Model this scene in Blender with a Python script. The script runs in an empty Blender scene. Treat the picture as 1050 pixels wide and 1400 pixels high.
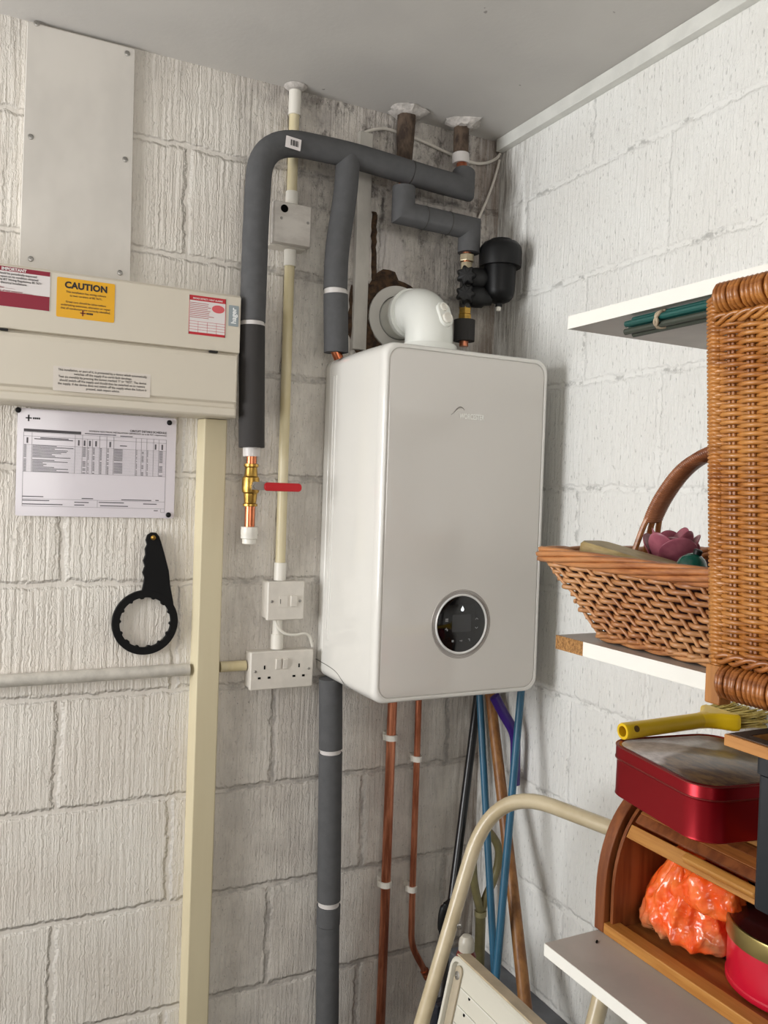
import bpy, bmesh, math, random
from mathutils import Vector as V, Matrix, noise
random.seed(7)
C = bpy.context.scene.collection
PI = math.pi

# ------------------------------------------------------------------ camera
CAM = V((-1.21298, -1.82338, 1.67005)); YAW, PITCH, ROLL, FPX = .46707, -.02066, .03388, 1171.236
cy, sy = math.cos(YAW), math.sin(YAW)
FW = V((sy*math.cos(PITCH), cy*math.cos(PITCH), math.sin(PITCH)))
r0 = V((cy, -sy, 0)); u0 = r0.cross(FW)
RT = r0*math.cos(ROLL) + u0*math.sin(ROLL); UP = u0*math.cos(ROLL) - r0*math.sin(ROLL)
cam = bpy.data.objects.new('camera', bpy.data.cameras.new('camera')); C.objects.link(cam)
cam.matrix_world = Matrix(((RT.x, UP.x, -FW.x, CAM.x), (RT.y, UP.y, -FW.y, CAM.y), (RT.z, UP.z, -FW.z, CAM.z), (0, 0, 0, 1)))
cam.data.sensor_fit = 'VERTICAL'; cam.data.sensor_height = 36; cam.data.lens = FPX*36/1400
cam.data.clip_start = .02
bpy.context.scene.camera = cam
# survey helpers: where the sight line through a photo pixel meets a plane of the room
def _ray(u, v): return FW + RT*((u-525)/FPX) - UP*((v-700)/FPX)
def _hit(u, v, ax, val):
    d = _ray(u, v); return CAM + d*((val-CAM[ax])/d[ax])
def PX(u, v, x): return _hit(u, v, 0, x)
def PY(u, v, y): return _hit(u, v, 1, y)
def PZ(u, v, z): return _hit(u, v, 2, z)

# ------------------------------------------------------------------ materials
def lin(c): return tuple(((x/255)/12.92 if x/255 <= .04045 else ((x/255+.055)/1.055)**2.4) for x in c) + (1,)
class NT:
    def __init__(s, name):
        s.m = bpy.data.materials.new(name); s.m.use_nodes = True; s.t = s.m.node_tree
        s.b = s.t.nodes['Principled BSDF']
    def n(s, typ, ins=None, **kw):
        nd = s.t.nodes.new('ShaderNode'+typ)
        for k, v in kw.items(): setattr(nd, k, v)
        for k, v in (ins or {}).items(): s.set(nd.inputs[k], v)
        return nd
    def set(s, inp, v):
        if isinstance(v, bpy.types.Node): v = v.outputs[0]
        if isinstance(v, bpy.types.NodeSocket): s.t.links.new(v, inp)
        else: inp.default_value = v
    def math(s, op, a, b=None, c=None, clamp=False):
        nd = s.t.nodes.new('ShaderNodeMath'); nd.operation = op; nd.use_clamp = clamp
        for i, v in enumerate((a, b, c)):
            if v is not None: s.set(nd.inputs[i], v)
        return nd.outputs[0]
    def mix(s, f, a, b, mode='MIX'):
        nd = s.t.nodes.new('ShaderNodeMix'); nd.data_type = 'RGBA'; nd.blend_type = mode
        s.set(nd.inputs[0], f); s.set(nd.inputs[6], a); s.set(nd.inputs[7], b)
        return nd.outputs[2]
    def ramp(s, f, a, b):   # smooth 0..1 between a and b
        nd = s.n('MapRange', {0: f, 1: a, 2: b, 3: 0., 4: 1.}); nd.interpolation_type = 'SMOOTHSTEP'; return nd.outputs[0]
    def pos(s): return s.n('NewGeometry').outputs['Position']
    def noise(s, vec, scale, detail=3, rough=.5):
        nd = s.n('TexNoise', {'Scale': scale, 'Detail': detail, 'Roughness': rough}); s.set(nd.inputs['Vector'], vec); return nd.outputs['Fac']
    def vscale(s, vec, sc, off=(0, 0, 0)):
        nd = s.n('VectorMath', operation='MULTIPLY_ADD'); s.set(nd.inputs[0], vec); nd.inputs[1].default_value = sc; nd.inputs[2].default_value = off; return nd.outputs[0]
MC = {}
def mat(name, rgb, rough=.5, metal=0, spec=.5, var=0, vscale=(30, 30, 30), rgb2=None, bump=0, bscale=None, coat=0, trans=0, alpha=1):
    if name in MC: return MC[name]
    N = NT(name); b = N.b
    b.inputs['Base Color'].default_value = lin(rgb); b.inputs['Roughness'].default_value = rough
    b.inputs['Metallic'].default_value = metal; b.inputs['Specular IOR Level'].default_value = spec
    b.inputs['Coat Weight'].default_value = coat; b.inputs['Coat Roughness'].default_value = .08
    b.inputs['Transmission Weight'].default_value = trans; b.inputs['Alpha'].default_value = alpha
    tc = N.n('TexCoord').outputs['Object']
    if var or rgb2:
        f = N.noise(N.vscale(tc, vscale), 1, 4, .6)
        f = N.ramp(f, .35, .65)
        c2 = lin(rgb2) if rgb2 else lin(tuple(max(0, x*(1-var)) for x in rgb))
        N.set(b.inputs['Base Color'], N.mix(f, lin(rgb), c2))
    if bump:
        f = N.noise(N.vscale(tc, bscale or (200, 200, 200)), 1, 3)
        bp = N.n('Bump', {'Strength': 1., 'Distance': bump, 'Height': f}); N.set(b.inputs['Normal'], bp)
    MC[name] = N.m; return N.m

def block_wall(name, axis, joint, dirty):
    N = NT(name); p = N.pos(); sx = N.n('SeparateXYZ'); N.set(sx.inputs[0], p)
    u = sx.outputs[axis]; z = sx.outputs[2]; x = sx.outputs[0]; y = sx.outputs[1]
    w1 = N.noise(p, 9, 2); w2 = N.noise(N.vscale(p, (1, 1, 1), (5, 3, 1)), 45, 4, .6)
    wob = N.math('ADD', N.math('MULTIPLY', N.math('SUBTRACT', w1, .5), .016), N.math('MULTIPLY', N.math('SUBTRACT', w2, .5), .020))
    cx = N.n('CombineXYZ'); N.set(cx.inputs[0], N.math('ADD', N.math('ADD', u, joint), wob))
    N.set(cx.inputs[1], N.math('ADD', N.math('ADD', z, .143), N.math('MULTIPLY', wob, .9)))
    br = N.n('TexBrick', {'Scale': 1., 'Mortar Size': .0125, 'Mortar Smooth': 1., 'Brick Width': .46, 'Row Height': .23, 'Bias': 0.,
                          'Color1': (0, 0, 0, 1), 'Color2': (1, 1, 1, 1)})
    br.offset = .5; N.set(br.inputs['Vector'], cx)
    mortar = N.ramp(br.outputs['Fac'], 0., .9)
    core = N.ramp(br.outputs['Fac'], .55, .95)
    dist = N.math('MULTIPLY', N.math('SUBTRACT', N.noise(p, 70, 3), .5), .010)
    dv = N.n('CombineXYZ'); N.set(dv.inputs[0], dist); N.set(dv.inputs[1], dist)
    pd = N.n('VectorMath', operation='ADD'); N.set(pd.inputs[0], p); N.set(pd.inputs[1], dv); pd = pd.outputs[0]
    ridge = N.ramp(N.noise(N.vscale(pd, (110, 110, 5) if dirty else (170, 170, 9)), 1, 2, .5), .34, .66)   # vertical drags of the block faces
    fine = N.noise(N.vscale(pd, (330, 330, 12)), 1, 3, .55)
    crust = N.noise(p, 170, 4, .6)                                 # thick brush-marked paint
    pits = N.ramp(N.noise(N.vscale(p, (210, 210, 60), (2, 7, 4)), 1, 2), .63, .72)
    face = N.math('SUBTRACT', 1., mortar)
    h = N.math('MULTIPLY', N.math('ADD', N.math('MULTIPLY', ridge, N.math('MULTIPLY_ADD', N.ramp(z, .7, 1.7), .38, .32) if dirty else .6), fine), N.math('MULTIPLY_ADD', face, .8, .2))
    h = N.math('ADD', h, N.math('MULTIPLY', crust, .4))
    h = N.math('SUBTRACT', h, N.math('MULTIPLY', N.math('MULTIPLY', pits, face), .5))
    h = N.math('SUBTRACT', h, N.math('MULTIPLY', mortar, 1.5 if dirty else 1.1))
    bp = N.n('Bump', {'Strength': 1., 'Distance': .0024 if dirty else .0015, 'Height': h}); N.set(N.b.inputs['Normal'], bp)
    base = N.mix(N.ramp(N.noise(p, 5, 3), .3, .7), lin((222, 215, 205)), lin((231, 226, 217)))
    if not dirty: base = N.mix(N.ramp(N.noise(p, 5, 3), .3, .7), lin((234, 233, 228)), lin((239, 239, 235)))
    # grime and some shade in one tint: unpainted pits, joints and the old patches round the pipes
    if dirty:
        g = N.math('MULTIPLY', N.ramp(x, -.70, -.655), .46)  # right of the post: dirt plus fading window light, both tinted in
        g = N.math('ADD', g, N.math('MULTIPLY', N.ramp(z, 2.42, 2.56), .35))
        g = N.math('ADD', g, N.math('MULTIPLY', N.math('MULTIPLY', N.ramp(x, -.66, -.25), N.ramp(z, 1.95, 2.40)), .75), None, True)  # upper right: dirt, with the pipes' shade tinted in as well
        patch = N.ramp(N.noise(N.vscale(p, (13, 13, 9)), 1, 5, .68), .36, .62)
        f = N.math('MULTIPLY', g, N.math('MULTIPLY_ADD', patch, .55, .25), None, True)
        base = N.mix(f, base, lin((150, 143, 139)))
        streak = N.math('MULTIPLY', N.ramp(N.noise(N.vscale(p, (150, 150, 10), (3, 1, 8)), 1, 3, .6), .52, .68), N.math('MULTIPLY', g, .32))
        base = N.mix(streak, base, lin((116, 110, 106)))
        jd = N.math('MULTIPLY', core, N.math('MULTIPLY_ADD', N.ramp(N.noise(p, 26, 4, .7), .36, .62), .75, .05))
        base = N.mix(N.math('MULTIPLY', jd, N.math('MULTIPLY_ADD', g, 1.15, .08)), base, lin((92, 88, 86)))
        sp = N.math('MULTIPLY', N.ramp(N.noise(N.vscale(p, (240, 240, 120), (9, 2, 5)), 1, 3, .6), .62, .70), N.math('MULTIPLY_ADD', g, .85, .14))
        base = N.mix(sp, base, lin((70, 66, 64)))
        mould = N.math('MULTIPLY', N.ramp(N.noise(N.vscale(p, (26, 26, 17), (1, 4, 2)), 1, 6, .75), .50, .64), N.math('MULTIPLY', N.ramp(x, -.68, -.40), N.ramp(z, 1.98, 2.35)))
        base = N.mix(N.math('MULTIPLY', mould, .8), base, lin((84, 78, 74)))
        # newer pale plaster patch above the flue
        d = N.n('VectorMath', operation='DISTANCE'); N.set(d.inputs[0], N.vscale(p, (1, 1, .7))); d.inputs[1].default_value = (-.30, 0, 2.235*.7)
        pp = N.math('MULTIPLY', N.ramp(N.math('ADD', d.outputs['Value'], N.math('MULTIPLY', w2, .12)), .125, .09), .7)
        base = N.mix(pp, base, lin((214, 208, 204)))
        # brown streaks, denser towards the corner
        corner_tint = N.math('MULTIPLY', N.ramp(N.math('ADD', x, N.math('MULTIPLY', w1, .06)), -.09, .03), N.ramp(N.noise(N.vscale(p, (60, 60, 7)), 1, 4, .6), .35, .62))
        base = N.mix(N.math('MULTIPLY', corner_tint, .75), base, lin((110, 92, 76)))
    else:
        sp = N.math('MULTIPLY', pits, .34)
        base = N.mix(sp, base, lin((120, 118, 114)))
        crack = N.math('MULTIPLY', N.math('MULTIPLY', core, N.ramp(N.noise(p, 14, 5, .75), .52, .62)), .45)
        base = N.mix(crack, base, lin((96, 94, 90)))
        corner_tint = N.math('MULTIPLY', N.ramp(N.math('ADD', y, N.math('MULTIPLY', w1, .10)), -.16, .06), N.ramp(N.noise(N.vscale(p, (60, 60, 8)), 1, 4, .6), .35, .65))  # streaky brown tint towards the back corner
        base = N.mix(N.math('MULTIPLY', corner_tint, .75), base, lin((112, 100, 88)))
    N.set(N.b.inputs['Base Color'], base); N.b.inputs['Roughness'].default_value = .62; N.b.inputs['Specular IOR Level'].default_value = .3
    return N.m

def plain_paint(name, rgb, rough=.6, dots=True):
    N = NT(name); p = N.pos()
    f = N.ramp(N.noise(p, 3, 4), .3, .7)
    c = N.mix(f, lin(rgb), lin(tuple(int(x*.955) for x in rgb)))
    if dots:
        d = N.ramp(N.noise(N.vscale(p, (1, 1, 1), (4, 4, 4)), 38, 2), .765, .79)
        c = N.mix(N.math('MULTIPLY', d, .55), c, lin((90, 84, 78)))
    N.set(N.b.inputs['Base Color'], c); N.b.inputs['Roughness'].default_value = rough; N.b.inputs['Specular IOR Level'].default_value = .25
    bp = N.n('Bump', {'Strength': .5, 'Distance': .0006, 'Height': N.noise(p, 120, 3)}); N.set(N.b.inputs['Normal'], bp)
    return N.m

def wood(name, a, b, rough=.45, scale=(90, 4, 90), spec=.4):
    return mat(name, a, rough, 0, spec, rgb2=b, vscale=scale, bump=.0003, bscale=tuple(s*2 for s in scale))
def wicker(name, cols, rough=.38):
    N = NT(name); tc = N.n('TexCoord').outputs['Object']
    f = N.ramp(N.noise(N.vscale(tc, (30, 26, 190)), 1, 3, .6), .28, .72); f2 = N.ramp(N.noise(N.vscale(tc, (7, 7, 9), (3, 1, 2)), 1, 2), .38, .62)
    c = N.mix(f, lin(cols[0]), lin(cols[1])); c = N.mix(N.math('MULTIPLY', f2, .6), c, lin(cols[2]))
    N.set(N.b.inputs['Base Color'], c); N.b.inputs['Roughness'].default_value = rough; N.b.inputs['Coat Weight'].default_value = .25; N.b.inputs['Coat Roughness'].default_value = .2
    bp = N.n('Bump', {'Strength': .6, 'Distance': .0006, 'Height': N.noise(N.vscale(tc, (250, 60, 500)), 1, 2)}); N.set(N.b.inputs['Normal'], bp)
    return N.m

# ------------------------------------------------------------------ mesh building
ORG = {}
class MB:
    def __init__(s): s.v = []; s.f = []
    def add(s, vs, fs):
        o = len(s.v); s.v += [V(q) for q in vs]; s.f += [tuple(i+o for i in f) for f in fs]; return s
    def box(s, a, b):
        x0, y0, z0 = a; x1, y1, z1 = b
        return s.add([(x0,y0,z0),(x1,y0,z0),(x1,y1,z0),(x0,y1,z0),(x0,y0,z1),(x1,y0,z1),(x1,y1,z1),(x0,y1,z1)],
                     [(0,3,2,1),(4,5,6,7),(0,1,5,4),(1,2,6,5),(2,3,7,6),(3,0,4,7)])
    def obox(s, c, ux, uy, uz, hx, hy, hz):
        c, ux, uy, uz = V(c), V(ux).normalized(), V(uy).normalized(), V(uz).normalized()
        vs = [c + ux*(a*hx) + uy*(b*hy) + uz*(d*hz) for d in (-1, 1) for a, b in ((-1,-1),(1,-1),(1,1),(-1,1))]
        return s.add(vs, [(0,3,2,1),(4,5,6,7),(0,1,5,4),(1,2,6,5),(2,3,7,6),(3,0,4,7)])
    def sweep(s, path, r, n=16, cap=True, flat=1.0, up=None, closed=False):
        P = [V(q) for q in path]; Q = [P[0]]
        for q in P[1:]:
            if (q-Q[-1]).length > 1e-6: Q.append(q)
        P = Q; m = len(P); rs = r if isinstance(r, (list, tuple)) else [r]*m
        if len(rs) != m: rs = [rs[min(len(rs)-1, int(i*len(rs)/m))] for i in range(m)]
        d = [(P[i+1]-P[i]).normalized() for i in range(m-1)]
        if closed: d.append((P[0]-P[-1]).normalized())
        a = V(up) if up else (V((0,0,1)) if abs(d[0].z) < .8 else V((1,0,0)))
        a = (a - d[0]*a.dot(d[0])).normalized(); b = d[0].cross(a)
        base = len(s.v)
        for i in range(m):
            if closed: din, dout = d[i-1], d[i]
            else: din = d[max(0, i-1)]; dout = d[min(m-2, i)]
            if i == 0 and closed: din = dout if False else d[-1]
            if i > 0 and (i < m):
                pass
            nb = (din+dout); nb = nb.normalized() if nb.length > 1e-6 else din
            for k in range(n):
                t = 2*PI*k/n; o = a*(math.cos(t)*rs[i]) + b*(math.sin(t)*rs[i]*flat)
                dd = din if i > 0 else dout
                if i == 0 and not closed: q = P[i]+o
                else:
                    den = dd.dot(nb); tt = -o.dot(nb)/den if abs(den) > .2 else 0
                    q = P[i]+o+dd*tt
                s.v.append(q)
            if i < m-1 or closed:
                ax = din.cross(dout)
                if i > 0 and ax.length > 1e-7:
                    R = Matrix.Rotation(din.angle(dout), 3, ax.normalized()); a = R @ a; b = R @ b
        for i in range(m if closed else m-1):
            for k in range(n):
                i2 = (i+1) % m
                s.f.append((base+i*n+k, base+i*n+(k+1) % n, base+i2*n+(k+1) % n, base+i2*n+k))
        if cap and not closed:
            s.f.append(tuple(base+k for k in reversed(range(n)))); s.f.append(tuple(base+(m-1)*n+k for k in range(n)))
        return s
    def lathe(s, prof, o, axis=(0,0,1), n=32, cap=True, flute=0, nf=12):
        o = V(o); ax = V(axis).normalized(); a = V((1,0,0)) if abs(ax.x) < .8 else V((0,1,0)); a = (a-ax*a.dot(ax)).normalized(); b = ax.cross(a)
        base = len(s.v); m = len(prof)
        for (r, h) in prof:
            for k in range(n):
                t = 2*PI*k/n; rr = r*(1+flute*math.cos(nf*t)); s.v.append(o+ax*h+a*(rr*math.cos(t))+b*(rr*math.sin(t)))
        for i in range(m-1):
            for k in range(n): s.f.append((base+i*n+k, base+i*n+(k+1) % n, base+(i+1)*n+(k+1) % n, base+(i+1)*n+k))
        if cap: s.f.append(tuple(base+k for k in reversed(range(n)))); s.f.append(tuple(base+(m-1)*n+k for k in range(n)))
        return s
    def rloft(s, c, ux, uy, un, rings, nc=6, cap0=True, cap1=True):   # rings of rounded rectangles (w,h,r,d[,ox,oy])
        c, ux, uy, un = V(c), V(ux).normalized(), V(uy).normalized(), V(un).normalized()
        base = len(s.v); L = 4*(nc+1)
        for rg in rings:
            w, h, r, dd = rg[:4]; ox, oy = (rg[4], rg[5]) if len(rg) > 4 else (0, 0)
            r = min(r, w/2-1e-5, h/2-1e-5)
            for q, (sx, sy_) in enumerate(((1,1),(-1,1),(-1,-1),(1,-1))):
                for k in range(nc+1):
                    t = PI/2*q + PI/2*k/nc
                    s.v.append(c + ux*(sx*(w/2-r)+r*math.cos(t)+ox) + uy*(sy_*(h/2-r)+r*math.sin(t)+oy) + un*dd)
        for i in range(len(rings)-1):
            for k in range(L): s.f.append((base+i*L+k, base+i*L+(k+1) % L, base+(i+1)*L+(k+1) % L, base+(i+1)*L+k))
        if cap0: s.f.append(tuple(base+k for k in reversed(range(L))))
        if cap1: s.f.append(tuple(base+(len(rings)-1)*L+k for k in range(L)))
        return s
    def prism(s, poly, e0, e1):   # polygon of 3-D points moved by vectors e0 and e1
        n = len(poly); e0, e1 = V(e0), V(e1); vs = [V(q)+e0 for q in poly]+[V(q)+e1 for q in poly]
        return s.add(vs, [tuple(reversed(range(n))), tuple(range(n, 2*n))] + [(i, (i+1) % n, n+(i+1) % n, n+i) for i in range(n)])
    def build(s, name, m, parent=None, smooth=35, bevel=0, solid=0, subsurf=0, loc=None):
        if parent is not None: org = ORG[parent]
        elif loc is not None: org = V(loc)
        else:
            xs = [q.x for q in s.v]; ys = [q.y for q in s.v]; zs = [q.z for q in s.v]
            org = V(((min(xs)+max(xs))/2, (min(ys)+max(ys))/2, min(zs)))
        me = bpy.data.meshes.new(name); me.from_pydata([q-org for q in s.v], [], s.f); me.update()
        bm = bmesh.new(); bm.from_mesh(me); bmesh.ops.recalc_face_normals(bm, faces=bm.faces[:]); bm.to_mesh(me); bm.free()
        if smooth:
            me.shade_smooth()
            if smooth < 180: me.set_sharp_from_angle(angle=math.radians(smooth))
        o = bpy.data.objects.new(name, me); C.objects.link(o); me.materials.append(m)
        if parent is not None: o.parent = parent
        else: o.location = org
        ORG[o] = org
        if solid: md = o.modifiers.new('solid', 'SOLIDIFY'); md.thickness = solid; md.offset = 0
        if subsurf: md = o.modifiers.new('sub', 'SUBSURF'); md.levels = subsurf; md.render_levels = subsurf
        if bevel: md = o.modifiers.new('bevel', 'BEVEL'); md.width = bevel; md.segments = 2; md.limit_method = 'ANGLE'; md.angle_limit = math.radians(40)
        return o
def thing(name, label, cat, loc, group=None):
    o = bpy.data.objects.new(name, None); C.objects.link(o); o.location = loc; o.empty_display_size = .03; ORG[o] = V(loc)
    return tag(o, label, cat, group)
def tag(o, label, cat, group=None):
    o['label'] = label; o['category'] = cat
    if group: o['group'] = group
    return o
def struct(o): o['kind'] = 'structure'; return o
def fillet(pts, rad, n=8):
    pts = [V(q) for q in pts]; out = [pts[0]]
    for i in range(1, len(pts)-1):
        p, q, r = pts[i-1], pts[i], pts[i+1]; rr = rad[i-1] if isinstance(rad, (list, tuple)) else rad
        if rr <= 0: out.append(q); continue
        a = q + (p-q).normalized()*min(rr, (p-q).length*.49); b = q + (r-q).normalized()*min(rr, (r-q).length*.49)
        for k in range(n+1):
            t = k/n; out.append(a*(1-t)**2 + q*(2*t*(1-t)) + b*t*t)
    out.append(pts[-1]); return out
def smoothpath(pts, n=6):
    pts = [V(q) for q in pts]; out = []
    for i in range(len(pts)-1):
        p0 = pts[max(0, i-1)]; p1 = pts[i]; p2 = pts[i+1]; p3 = pts[min(len(pts)-1, i+2)]
        for k in range(n):
            t = k/n; out.append(.5*((2*p1)+(p2-p0)*t+(2*p0-5*p1+4*p2-p3)*t*t+(3*p1-p0-3*p2+p3)*t**3))
    out.append(pts[-1]); return out
def text_mb(body, size, org, xd=(1,0,0), up=(0,0,1), align='LEFT', spacing=1.0, line=1.0, bold=0.0, depth=.0002, squash=1.0):
    cu = bpy.data.curves.new('t', 'FONT'); cu.body = body; cu.size = size; cu.align_x = align; cu.space_character = spacing; cu.space_line = line
    cu.offset = bold; cu.resolution_u = 3; cu.extrude = depth
    o = bpy.data.objects.new('t', cu); C.objects.link(o); bpy.context.view_layer.update()
    me = bpy.data.meshes.new_from_object(o.evaluated_get(bpy.context.evaluated_depsgraph_get()))
    xd, up, org = V(xd).normalized(), V(up).normalized(), V(org); nn = xd.cross(up)
    mb = MB().add([org + xd*(q.co.x*squash) + up*q.co.y + nn*q.co.z for q in me.vertices], [tuple(f.vertices) for f in me.polygons])
    bpy.data.objects.remove(o); bpy.data.curves.remove(cu); bpy.data.meshes.remove(me)
    return mb
def screw_head(mb, c, n, r=.0035):
    return mb.lathe([(r, 0), (r, .0008), (r*.7, .0016), (r*.25, .0016), (r*.2, .0009)], c, n, 14)

# palette
WHT = mat('white_plastic', (226, 222, 212), .35, spec=.5)
WHT2 = mat('grubby_white_plastic', (216, 210, 200), .4, var=.035, vscale=(30, 30, 30))
CREAM = mat('yellowed_conduit_plastic', (214, 203, 170), .4, rgb2=(204, 190, 148), vscale=(20, 20, 6))
CONDW = mat('painted_conduit', (205, 200, 190), .45, var=.1, vscale=(30, 30, 30))
FOAM = mat('grey_pipe_foam', (90, 90, 91), .85, spec=.15, var=.05, vscale=(40, 40, 40), bump=.0003, bscale=(700, 700, 700))
FOAMD = mat('dark_pipe_foam', (62, 60, 59), .85, spec=.2, bump=.0004, bscale=(600, 600, 600))
TAPE = mat('white_tape', (205, 200, 196), .4)
COP = mat('copper', (205, 128, 92), .28, 1, rgb2=(165, 92, 62), vscale=(60, 60, 14))
COPD = mat('dull_copper', (222, 146, 112), .32, .92, rgb2=(164, 96, 70), vscale=(70, 70, 8))
BRASS = mat('brass', (190, 152, 78), .3, 1, var=.2, vscale=(60, 60, 60))
NICK = mat('nickel_brass', (178, 166, 140), .28, 1)
STEEL = mat('steel', (170, 168, 164), .35, 1)
BLK = mat('black_plastic', (15, 15, 16), .45, spec=.3)
BLKM = mat('black_matt', (14, 14, 15), .6)
DARK = mat('dark_hole', (12, 11, 11), .9, spec=.1)
RED = mat('red_plastic', (190, 22, 32), .4)
BOIL = mat('boiler_white_gloss', (226, 224, 218), .16, spec=.5, coat=.4)
INK = mat('black_ink', (35, 33, 36), .6)
RUST = mat('old_pipe_lagging', (96, 80, 66), .9, rgb2=(58, 46, 38), vscale=(60, 60, 30), bump=.002, bscale=(110, 110, 60))
PLAS = mat('filler_plaster', (206, 200, 194), .85, var=.15, vscale=(60, 60, 60), bump=.003, bscale=(90, 90, 90))
CHROME = mat('bright_chrome', (225, 225, 225), .12, 1)

# ------------------------------------------------------------------ room shell
CZ = 2.563
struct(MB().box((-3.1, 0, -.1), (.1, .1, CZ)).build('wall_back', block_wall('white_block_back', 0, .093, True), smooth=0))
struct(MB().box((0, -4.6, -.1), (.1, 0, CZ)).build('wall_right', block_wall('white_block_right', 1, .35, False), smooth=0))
PAINT = plain_paint('white_wall_paint', (225, 221, 212))
wl = MB()
WY0, WY1, WZ0, WZ1 = -1.25, -.12, 1.1, 2.3
wl.box((-3.1, -4.6, 0), (-3.0, WY0, CZ)).box((-3.1, WY1, 0), (-3.0, 0, CZ)).box((-3.1, WY0, 0), (-3.0, WY1, WZ0)).box((-3.1, WY0, WZ1), (-3.0, WY1, CZ))
struct(wl.build('wall_left', PAINT, smooth=0))
wr = MB(); DX0, DX1, DZ0, DZ1 = -2.7, -.5, 1.4, 2.45
wr.box((-3.0, -4.6, 0), (DX0, -4.5, CZ)).box((DX1, -4.6, 0), (0, -4.5, CZ)).box((DX0, -4.6, DZ1), (DX1, -4.5, CZ)).box((DX0, -4.6, 0), (DX1, -4.5, DZ0))
struct(wr.build('wall_rear', PAINT, smooth=0))
struct(MB().box((-3.1, -4.6, -.1), (0, 0, 0)).build('floor', plain_paint('concrete_floor', (88, 84, 80), .8), smooth=0))
struct(MB().box((-3.1, -4.6, CZ), (.1, .1, CZ+.1)).build('ceiling', plain_paint('ceiling_paint', (204, 201, 196), .7), smooth=0))
wf = MB(); t = .045
for a, b in (((-3.09, WY0, WZ0), (-3.02, WY0+t, WZ1)), ((-3.09, WY1-t, WZ0), (-3.02, WY1, WZ1)), ((-3.09, WY0+t, WZ0), (-3.02, WY1-t, WZ0+t)), ((-3.09, WY0+t, WZ1-t), (-3.02, WY1-t, WZ1))): wf.box(a, b)
struct(wf.build('window_1', mat('window_frame_white', (235, 235, 232), .4), smooth=0, bevel=.004))
df = MB()
for a, b in (((DX0, -4.58, DZ0), (DX0+.05, -4.52, DZ1)), ((DX1-.05, -4.58, DZ0), (DX1, -4.52, DZ1)), ((DX0+.05, -4.58, DZ0), (DX1-.05, -4.52, DZ0+.05)), ((DX0+.05, -4.58, DZ1-.05), (DX1-.05, -4.52, DZ1))): df.box(a, b)
struct(df.build('rear_fill_opening', mat('rear_frame_white', (230, 228, 222), .45), smooth=0, bevel=.004))  # unseen rear opening, added and placed high for fill light
TRIM = mat('trim_paint', (226, 226, 220), .5, var=.05, vscale=(15, 15, 15))
struct(MB().box((-.021, -4.5, CZ-.030), (0, -.012, CZ)).build('trim_1', TRIM, smooth=0, bevel=.0015))
struct(MB().box((-.085, -4.5, 0), (0, -.02, .541)).build('trim_2', mat('grey_concrete_ledge', (112, 114, 118), .8, var=.15, vscale=(12, 12, 12)), smooth=0, bevel=.004))

# ------------------------------------------------------------------ cover panel
c = thing('cover_panel', 'tall white painted board screwed to the wall above the consumer unit', 'panel', (-1.0, -.006, 2.05))
pl = [PY(38, 18, -.012), PY(185, 57, -.012), PY(178, 385, -.012), PY(26, 372, -.012)]
pl = [V((q.x, 0, min(q.z, 2.556))) for q in pl]
MB().prism(pl, (0, -.012, 0), (0, -.001, 0)).build('board', mat('board_paint', (215, 210, 202), .5, var=.06, vscale=(5, 5, 3)), c, smooth=0, bevel=.001)
for (u, v) in ((50, 32), (174, 73), (42, 187), (171, 218), (42, 354), (164, 373)):
    screw_head(MB(), PY(u, v, -.012), (0, -1, 0), .0055).build('screw', STEEL, c)

# ------------------------------------------------------------------ consumer unit
CUX0, CUX1 = -1.32, -.690
CUM = mat('consumer_unit_cream', (213, 205, 189), .42, spec=.4)
c = thing('consumer_unit', 'long cream fuse box with warning stickers under the screwed board', 'fuse box', (-.95, -.05, 1.818))
prof = [(0, 2.069), (-.094, 2.069), (-.100, 2.064), (-.100, 1.951), (-.090, 1.949), (-.090, 1.822), (-.086, 1.818), (0, 1.818)]
MB().prism([(0, y, z) for y, z in prof], (CUX0, 0, 0), (CUX1, 0, 0)).build('body', CUM, c, smooth=0, bevel=.0012)
prof = [(-.0905, 1.947), (-.1025, 1.944), (-.1045, 1.936), (-.1045, 1.849), (-.097, 1.845), (-.097, 1.838), (-.102, 1.835), (-.102, 1.822), (-.098, 1.8185), (-.0905, 1.8185)]
MB().prism([(0, y, z) for y, z in prof], (CUX0+.004, 0, 0), (CUX1-.006, 0, 0)).build('door', CUM, c, smooth=0, bevel=.0012)
for (u, v) in ((292, 479), (4, 446)):
    q = PY(u, v, -.1045); MB().box((q.x-.009, -.106, 1.9455), (q.x+.009, -.099, 1.9495)).build('latch', BLKM, c, smooth=0, bevel=.001)
YL = -.1002
def card(name, m, x0, x1, z0, z1, y, parent, r=.003, th=.0005):
    return MB().rloft(((x0+x1)/2, y, (z0+z1)/2), (1,0,0), (0,0,1), (0,-1,0), [(x1-x0, z1-z0, r, 0), (x1-x0, z1-z0, r, th)], 4).build(name, m, parent, smooth=0)
def bars(mb, x0, x1, z, h, y, gap=.0): return mb.box((x0, y-.0002, z-h/2), (x1, y, z+h/2))
a, b = PY(78, 378, YL), PY(156, 441, YL)
cx0, cx1, cz0, cz1 = a.x, b.x, b.z-.001, a.z
lab = card('caution_label', mat('caution_yellow', (232, 172, 22), .4), cx0, cx1, cz0, cz1, YL, c); lab['label'] = 'yellow caution sticker'
W = cx1-cx0; mx = (cx0+cx1)/2; H = cz1-cz0; yy = YL-.0007
text_mb('CAUTION', .0165, (mx, yy, cz1-.0185), align='CENTER', bold=.0007, spacing=1.05).build('lettering', INK, lab, smooth=0)
text_mb('This installation has wiring colours\nto two versions of BS 7671.', .0052, (mx, yy, cz1-.0275), align='CENTER', line=1.25).build('lettering', INK, lab, smooth=0)
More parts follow.
